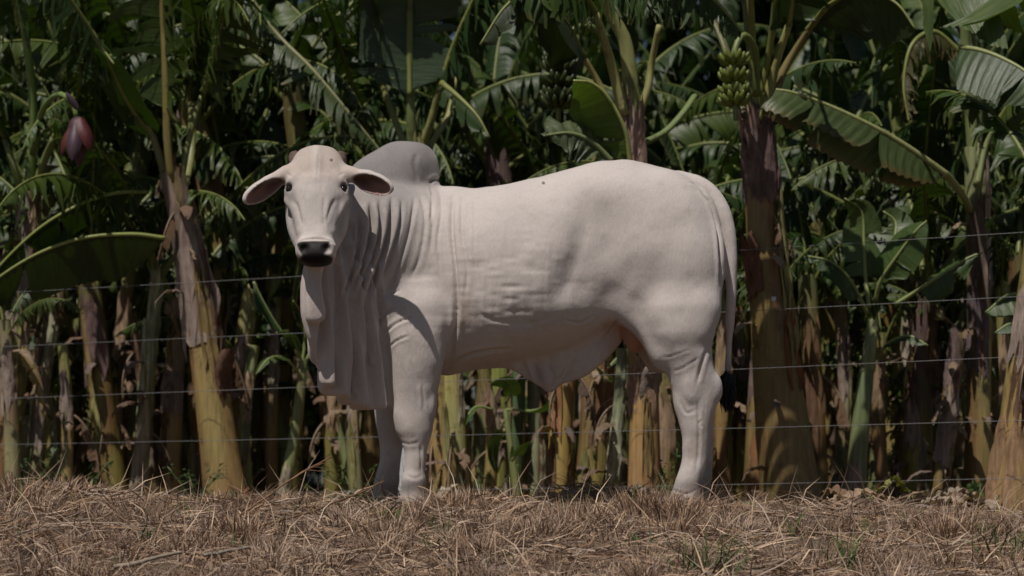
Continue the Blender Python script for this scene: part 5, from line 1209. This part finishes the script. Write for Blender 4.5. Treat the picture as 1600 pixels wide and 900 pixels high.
for base, top, y, r0, r1, sd, cl, lab in [
    ((62, 760), (70, 480), 3.3, .045, .035, 60, GREENISH, 'slim greenish stem behind the pale young plant at the left edge'), ((100, 765), (98, 540), 2.7, .04, .03, 61, GOLD, 'short slim golden stump right of the pale young plant at the left'),
    ((190, 765), (205, 400), 3.3, .05, .04, 62, GOLD, 'slim golden stem between the dark leaning stem and the pale green one'), ((300, 760), (318, 470), 3.2, .05, .04, 63, PALE, 'slim pale stem just behind the right edge of the golden leaning stem'),
    ((388, 765), (398, 540), 2.8, .035, .028, 64, GREENISH, 'slim green stem left of the shoot beside the dewlap'), ((420, 765), (430, 430), 3.4, .05, .04, 65, GOLD, 'golden stem in half shade behind the shoot beside the dewlap'),
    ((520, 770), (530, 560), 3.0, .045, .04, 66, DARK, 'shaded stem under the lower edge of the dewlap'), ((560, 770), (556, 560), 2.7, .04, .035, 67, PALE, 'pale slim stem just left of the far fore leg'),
    ((760, 772), (752, 560), 2.6, .04, .035, 68, GOLD, 'slim golden stem left of the lime green stem under the belly'), ((905, 772), (902, 560), 2.9, .05, .04, 69, GREENISH, 'green stem left of the broad shaded brown stem under the sheath'),
    ((1130, 772), (1138, 440), 2.7, .05, .04, 70, GOLD, 'golden stem directly behind the tail'), ((1305, 770), (1312, 470), 2.8, .045, .035, 71, PALE, 'pale slim stem left of the green sapling'),
    ((1385, 768), (1378, 520), 2.5, .04, .03, 72, GOLD, 'slim golden stem right behind the green sapling'), ((1470, 765), (1462, 480), 2.9, .05, .04, 73, GREENISH, 'greenish stem behind the brown leaning one at the right'),
    ((1560, 765), (1566, 450), 2.4, .05, .04, 74, GOLD, 'golden stem right of the tall slim plant, behind the near golden foot'), ((20, 765), (6, 500), 2.6, .045, .035, 75, PALE, 'pale stem leaning out of the left edge beside the flower plant')]:
    plant('banana_plant', lab, base, top, y, r0, r1, seed=sd, cols=cl, sheaths=[(.55, .85, 4.7, 2.2, .4, PAPER if sd % 2 else TAN)], group=G1, flaps=2, hang=1, bend=random.uniform(-.05, .05), nleaf=5 if top[1] < 535 else 0, lscale=.42, lmin=sd % 3)

# ------------------------------------------------------------------ rows behind: shared shapes, every plant a thing of its own
STV = []
for s in range(6):
    hgt = 2.0; P = np.array([[0, 0, 0], [random.uniform(-.08, .08), random.uniform(-.05, .05), .7], [random.uniform(-.15, .15), 0, 1.4], [random.uniform(-.2, .2), 0, 2.0]])
    a, M = stem_acc(P, .095, .06, n=18, k=12, seed=200 + s, cols=[GOLD, DARK, OCHRE, PALE, DARK, GREENISH][s])
    shs = [sheath(M, (.095, .06), t0, t0 + .25, 4.7 + .5 * random.uniform(-1, 1), 2.4, .4, 300 + s * 3 + q, [PAPER, PURP, TAN][(s + q) % 3]).mesh('dry_sheath', M_SHEATH) for q, t0 in enumerate((.35, .6, .8))]
    STV.append((a.mesh('pseudostem', M_STEM), shs, M[-1]))
rr_ = random.Random(5); RH = np.random.default_rng(6)
ROWS = [(3.5, .62), (4.5, .60), (5.6, .62), (6.9, .70), (8.4, .80), (10.4, 1.0)]
for ri, (yy, sp) in enumerate(ROWS):
    hw_ = (yy + 13) * .18 + 2.3; x = -hw_ + rr_.uniform(0, sp)
    while x < hw_:
        px = x + rr_.uniform(-.15, .15); py_ = yy + rr_.uniform(-.4, .4); v = rr_.randrange(6); stm, shs, topv = STV[v]
        loc = np.array([px, py_, float(gz(px, py_)) - .03])
        root = empty('banana_plant', loc); tag(root, 'banana plant of the shaded grove standing behind the front row of stems', 'banana plant', 'banana plants deeper in the grove')
        sc = rr_.uniform(.55, 1.2) if ri < 3 else rr_.uniform(.9, 1.35); rz = rr_.uniform(0, 6.28)
        st = obj('pseudostem', stm, root); st.scale = (.8 + .3 * sc, .8 + .3 * sc, sc); st.rotation_euler.z = rz
        for sm in shs:
            so = obj('dry_sheath', sm, root); so.scale = st.scale; so.rotation_euler.z = rz
        tv = Matrix.Rotation(rz, 3, 'Z') @ Vector((topv * [.8 + .3 * sc, .8 + .3 * sc, sc]).tolist())
        hang_dead(root, np.array([tv]) * np.linspace(0, 1, 10)[:, None], .09, .06, 3, RH, .3, .98, 1.3)
        az = rr_.uniform(0, 6.28); nl_ = rr_.randrange(8, 11)
        for q in range(nl_):
            lm, rm, e1 = VARI[[0, 5, 1, 10, 2, 7, 8, 3, 9, 4, 6, 11][(q + rr_.randrange(2)) % 12]]
            o = add_leaf(root, tv - Vector((0, 0, .05 + .03 * q)), lm, rm, az, rr_.gauss(0, .15)); o.scale = (rr_.uniform(.8, 1.15),) * 3; az += 2.4 + rr_.gauss(0, .3)
        x += sp * rr_.uniform(.75, 1.3)
# small green suckers among the stems
R = np.random.default_rng(31)
SUCK = []
for q in range(3):
    a, M = stem_acc(np.array([[0, 0, 0], [.02, 0, .2], [.03 * (q - 1), 0, .4], [.06 * (q - 1), 0, .6]]), .032, .018, n=12, k=9, seed=500 + q, cols=[GREENISH, PALE, [(0, (.2, .2, .08)), (1, (.12, .17, .07))]][q]); SUCK.append((a.mesh('pseudostem', M_STEM), M[-1]))
for q in range(34):
    px = R.uniform(-100, 1700); yy = R.uniform(2.7, 5.0); p = at(px, 770, yy); p[2] = float(gz(p[0], yy)) - .02; sm, tp = SUCK[q % 3]; sc = R.uniform(.7, 1.7)
    root = empty('banana_sucker', p); tag(root, 'low green banana shoot in the shade between the stems', 'banana plant', 'banana shoots in the shade'); so = obj('pseudostem', sm, root); so.scale = (sc,) * 3
    az = R.uniform(0, 6.28)
    for k in range(int(R.integers(4, 7))):
        lm, rm, e1 = VARI[[0, 5, 1, 10, 8, 2][k]]; add_leaf(root, tp * sc - [0, 0, .02 + .02 * k], lm, rm, az, R.normal(0, .2)).scale = (R.uniform(.25, .5) * sc**.5,) * 3; az += 2.4
# far foliage beyond the last row: one mass
acc = Acc(); R = np.random.default_rng(77)
protoV = []
for (lm, rm, e1) in VARI[:8]:
    v = np.empty(len(lm.vertices) * 3); lm.vertices.foreach_get('co', v); f = np.array([p.vertices[:] for p in lm.polygons]); protoV.append((v.reshape(-1, 3), f))
for q in range(1300):
    v, f = protoV[R.integers(8)]; a = R.uniform(0, 6.28); sc = R.uniform(1.2, 2.0)
    rot = np.array([[math.cos(a), math.sin(a), 0], [-math.sin(a), math.cos(a), 0], [0, 0, 1]])
    acc.add((v * sc) @ rot + (np.array([R.uniform(-8.5, 8.5), R.uniform(12, 16.5), R.uniform(1.0, 7.6)]) if q % 4 else np.array([R.uniform(-6, 6), R.uniform(9.5, 13), R.uniform(-.8, 1.6)])), f, np.array(LEAFCOL[R.integers(6)]) * .9)
for q in range(240):
    v, f = protoV[R.integers(8)]; a = R.uniform(0, 6.28); sc = R.uniform(1.1, 1.7); rot = np.array([[math.cos(a), math.sin(a), 0], [-math.sin(a), math.cos(a), 0], [0, 0, 1]])
    acc.add((v * sc) @ rot + np.array([R.choice([-1, 1]) * R.uniform(3.0, 6.2) if q % 2 else R.uniform(-3.5, 3.5), R.uniform(9.5, 12) if q % 2 else R.uniform(11, 13.5), R.uniform(2.8, 5.4)]), f, np.array(LEAFCOL[R.integers(6)]) * .9)
o = obj('far_foliage', acc.mesh('far_foliage', M_LEAF)); tag(o, kind='stuff')
# ================================================================== wire fence, litter, twigs
M_WIRE = simple_mat('galvanised_wire', (.18, .18, .18), .5, .5, .0, 10)
M_WIRE.node_tree.nodes['Principled BSDF'].inputs['Metallic'].default_value = .0
M_POST = simple_mat('white_paint', (.62, .62, .62), .6, .3, .12, 25, .3)
def fy(px): return 2.35 - 1.75 * px / 1600.0
fr = empty('wire_fence', at(628, 770, fy(628))); fb = at(628, 770, fy(628))
tag(fr, 'thin five wire fence strung behind the bull and before the banana stems', 'fence')
for l, m_, r in [(457, 409, 362), (541, 502, 462), (622, 590, 556), (694, 674, 656), (776, 763, 746)]:
    pts = []
    for px in np.linspace(-500, 2100, 40):
        py = l + (r - l) * px / 1600.0 + 3.0 * math.sin((px + 200) / 2000 * math.pi)
        pts.append(at(px, py, fy(px)))
    V, F, uv = tube(np.array(pts) - fb, 0.0015, 6, (0, 1, 0)); obj('wire', mesh_from('wire', V, F, True, M_WIRE), fr)
def boxm(name, lo, hi, mat, bev=.004):
    bm = bmesh.new(); bmesh.ops.create_cube(bm, size=1.0)
    for v in bm.verts: v.co = [lo[q] + (v.co[q] + .5) * (hi[q] - lo[q]) for q in range(3)]
    bmesh.ops.bevel(bm, geom=bm.edges[:], offset=bev, segments=2, affect='EDGES'); me = bpy.data.meshes.new(name); bm.to_mesh(me); bm.free(); me.materials.append(mat); return me
for px in (629, -480, 2080):
    c = at(px, 770, fy(px) + .03); zt = at(px, 412, fy(px))[2] + .06; zb = float(gz(c[0], c[1])) - .2
    obj('post', boxm('post', (-.022, -.016, zb), (.022, .016, zt), M_POST), fr, np.array([c[0], c[1], 0]) - fb)
# dry banana leaves lying at the foot of the plants
def ground_leaf(px, y, L, W, az, seed, col, label, curl=.06, grp='dry banana leaves on the ground'):
    R = np.random.default_rng(seed); c = at(px, 780, y); c[2] = float(gz(c[0], y)) + (.07 if px > 1290 else .04)
    t = np.linspace(0, 1, 9); P = np.stack([np.cos(az) * (t - .5) * L, np.sin(az) * (t - .5) * L, curl * np.sin(t * math.pi) + R.normal(0, .006, 9)], 1)
    a, M, _ = leaf(P, W * .8, n=22, fold=(R.uniform(5, 45), R.uniform(-15, 30)), droop=.05, tears=7, hang=.35, gap=.35, seed=seed, col=col, corr=.012, nv=5)
    o = obj('dry_leaf', a.mesh('dry_leaf', M_DRY), None, c); tag(o, label, 'dry leaf', grp)
    obj('midrib', rib(M, .008, .003, tuple(np.array(col) * .8), 6).mesh('leaf_midrib', M_PET), o); return o
ground_leaf(1348, .30, .36, .085, .05, 1, (.36, .25, .18), 'large pale dry leaf lying right of the thickest stem', .05)
ground_leaf(1395, .5, .24, .05, .35, 2, (.26, .27, .08), 'yellowish leaf lying on the litter behind the large pale dry leaf', .09)
GLAB = ['crumpled dry leaf left of the dark stem with the yellow foot', 'pale curled leaf at the foot of the brown leaning stem', 'brown leaf before the foot of the tall slim plant', 'small brown leaf by the right side of the thickest stem foot', 'tan leaf behind the yellowish lying leaf', 'dark brown leaf deep in the litter near the tall slim plant', 'pale crumpled leaf at the foot of the yellow stem behind the fore leg', 'dry leaf in the gap left of the fore hooves', 'dark scrap of leaf between the hind hoof and the thickest stem', 'brown leaf in shade under the sheath of the bull', 'brown leaf at the foot of the young shoot by the dewlap', 'tan leaf between the pale stems left of the golden stem', 'reddish brown scrap at the foot of the golden stem', 'grey scrap of leaf just left of the hind hoof', 'whitish curled scrap leaning on the near golden stem', 'pale leaf on the ground left of the near golden stem']
for q, (px, y, L, W, az, col) in enumerate([(1440, .6, .26, .06, .2, PAPER), (1470, .7, .28, .06, 2.6, (.40, .31, .25)), (1520, .6, .26, .05, .6, (.32, .22, .16)), (1300, .6, .2, .05, 2.2, (.2, .12, .08)), (1420, 1.5, .3, .07, 1.0, TAN), (1500, 1.5, .3, .06, 1.4, (.2, .13, .1)),
                                         (700, 1.7, .26, .06, 1.2, (.38, .31, .26)), (560, 1.9, .25, .05, .2, PAPER), (1180, 1.3, .24, .05, 2.0, (.16, .10, .07)), (920, 1.6, .3, .06, .5, (.2, .13, .09)), (480, 2.2, .3, .06, 2.9, (.3, .2, .15)), (240, 2.4, .3, .06, .4, TAN), (380, 1.9, .24, .05, 1.8, (.2, .09, .05)), (1000, 1.4, .22, .05, 2.7, PAPER), (1552, .35, .2, .05, 1.4, (.36, .29, .23)), (1490, .4, .26, .05, .2, (.33, .26, .2))]):
    ground_leaf(px, y, L, W, az, 10 + q, col, GLAB[q])
# dry branched twig, left foreground
def twig(name, label, lines, col, cat='twig', group=None):
    base = at(*lines[0][0][0]); root = empty(name, base); tag(root, label, cat, group)
    mat = simple_mat('twig_' + name, col, .7, .25, .3, 60, .3)
    for pts, r0, r1 in lines:
        P = catmull(np.array([at(*p) for p in pts]) - base, 16); P = P + .004 * np.stack([vnoise(P, 25.0, q * 3.3) for q in range(3)], 1)
        V, F, uv = tube(P, r0 + (r1 - r0) * np.linspace(0, 1, 16), 6, (0, 1, 0)); obj('branch', mesh_from('branch', V, F, True, mat), root)
    return root
twig('dry_twig', 'thin reddish dry twig with side shoots rising from the straw left of the fore legs', [
    ([(345, 824, -1.0), (400, 788, -.9), (450, 752, -.8), (490, 728, -.75), (518, 713, -.7)], .006, .003), ([(455, 749, -.8), (480, 736, -.78), (505, 737, -.75)], .003, .0015), ([(490, 729, -.75), (505, 725, -.7), (515, 735, -.7)], .003, .0012),
    ([(470, 741, -.8), (490, 730, -.8), (512, 732, -.8)], .0025, .001)], (.22, .12, .065))
twig('dry_twig', 'second reddish dry twig lying low towards the fore hooves, below the rising one', [
    ([(375, 830, -1.1), (430, 815, -1.0), (485, 800, -.9), (530, 782, -.8), (575, 765, -.7), (600, 750, -.65)], .007, .003), ([(520, 786, -.8), (550, 776, -.75), (580, 772, -.7)], .0035, .0015), ([(545, 777, -.75), (570, 762, -.7), (585, 735, -.65)], .003, .0012), ([(480, 802, -.9), (500, 775, -.85), (512, 750, -.8)], .003, .0012)], (.20, .11, .06))
twig('dry_stick', 'pale broken stick lying in the straw at the lower left', [([(180, 886, -2.2), (230, 876, -2.2), (285, 862, -2.15)], .011, .007)], (.30, .24, .18), 'stick')
twig('dry_stick', 'grey flattened stalk lying in the straw below the fore hooves', [([(320, 868, -1.9), (360, 860, -1.85), (390, 856, -1.8)], .009, .007)], (.26, .22, .18), 'stick')
# dark curled leaf, lower left
c = at(42, 868, -2.0)
a, M, _ = leaf(np.array([[-.01, 0, -.07], [.0, -.02, -.03], [.012, -.02, .02], [.02, .0, .07]]), .045, n=12, up=(0, -1, .2), fold=(25, -30), droop=.1, tears=2, hang=.2, seed=9, col=(.055, .035, .025), nv=4, corr=.01)
tag(obj('dead_leaf', a.mesh('dead_leaf', M_DRY), None, c), 'dark brown curled dead leaf standing in the straw at the lower left corner', 'dead leaf')
# leafy weeds behind the hind leg and at the foot of the golden stem
def weed(px, y, h, w, seed, label, col=(.05, .10, .03), n=70):
    R = np.random.default_rng(seed); c = at(px, 770, y); c[2] = float(gz(c[0], y)); root = empty('weed', c); tag(root, label, 'weed', 'leafy weeds among the stems')
    st, lf = Acc(), Acc()
    for q in range(7):
        az = R.uniform(0, 6.28); P = catmull(np.array([[0, 0, 0], [math.cos(az) * w * .25, math.sin(az) * w * .25, h * .5], [math.cos(az) * w * .5, math.sin(az) * w * .5, h * R.uniform(.7, 1)]]), 8)
        V, F, uv = tube(P, .003, 5, (0, 1, 0)); st.add(V, F, (.12, .15, .05))
        for k in range(n // 7):
            p = P[R.integers(2, 8)] + R.normal(0, .014, 3); d = R.normal(0, 1, 3); d[2] *= .5; d /= np.linalg.norm(d); s = np.cross(d, [0, 0, 1]); s /= np.linalg.norm(s) + 1e-9; L = R.uniform(.025, .05)
            lf.add(np.array([p, p + d * L * .5 + s * L * .3, p + d * L - [0, 0, L * .15], p + d * L * .5 - s * L * .3, p + d * L * .5 + [0, 0, .004]]), np.array([[0, 1, 4], [1, 2, 4], [2, 3, 4], [3, 0, 4]]), np.array(col) * R.uniform(.7, 1.4))
    obj('weed_stem', st.mesh('weed_stem', M_PET), root); obj('weed_leaves', lf.mesh('weed_leaves', M_LEAF), root)
weed(1055, 1.7, .36, .24, 1, 'leafy green weed just left of the hind leg', n=120)
weed(1045, 1.5, .18, .2, 2, 'low leafy weed at the foot of the hind leg')
weed(305, 2.1, .22, .3, 3, 'straggly weed left of the foot of the golden stem', (.05, .085, .035))
weed(120, 2.6, .30, .4, 4, 'bushy weed low behind the wires at the left', (.05, .085, .04), 100)
weed(40, 2.6, .35, .35, 5, 'tall weed by the left edge stem', (.05, .085, .04), 90)
weed(560, 2.6, .3, .4, 6, 'weed in the gap between dewlap shoot and fore legs', (.05, .09, .03), 90)
weed(760, 2.6, .35, .4, 7, 'weed in shade under the belly', (.05, .09, .03), 90)
weed(1340, 2.6, .4, .4, 8, 'weed behind the foot of the green sapling', (.05, .09, .03), 90)
weed(1530, 1.9, .25, .3, 9, 'weed between the tall slim plant and the near golden foot', (.05, .09, .03), 90)
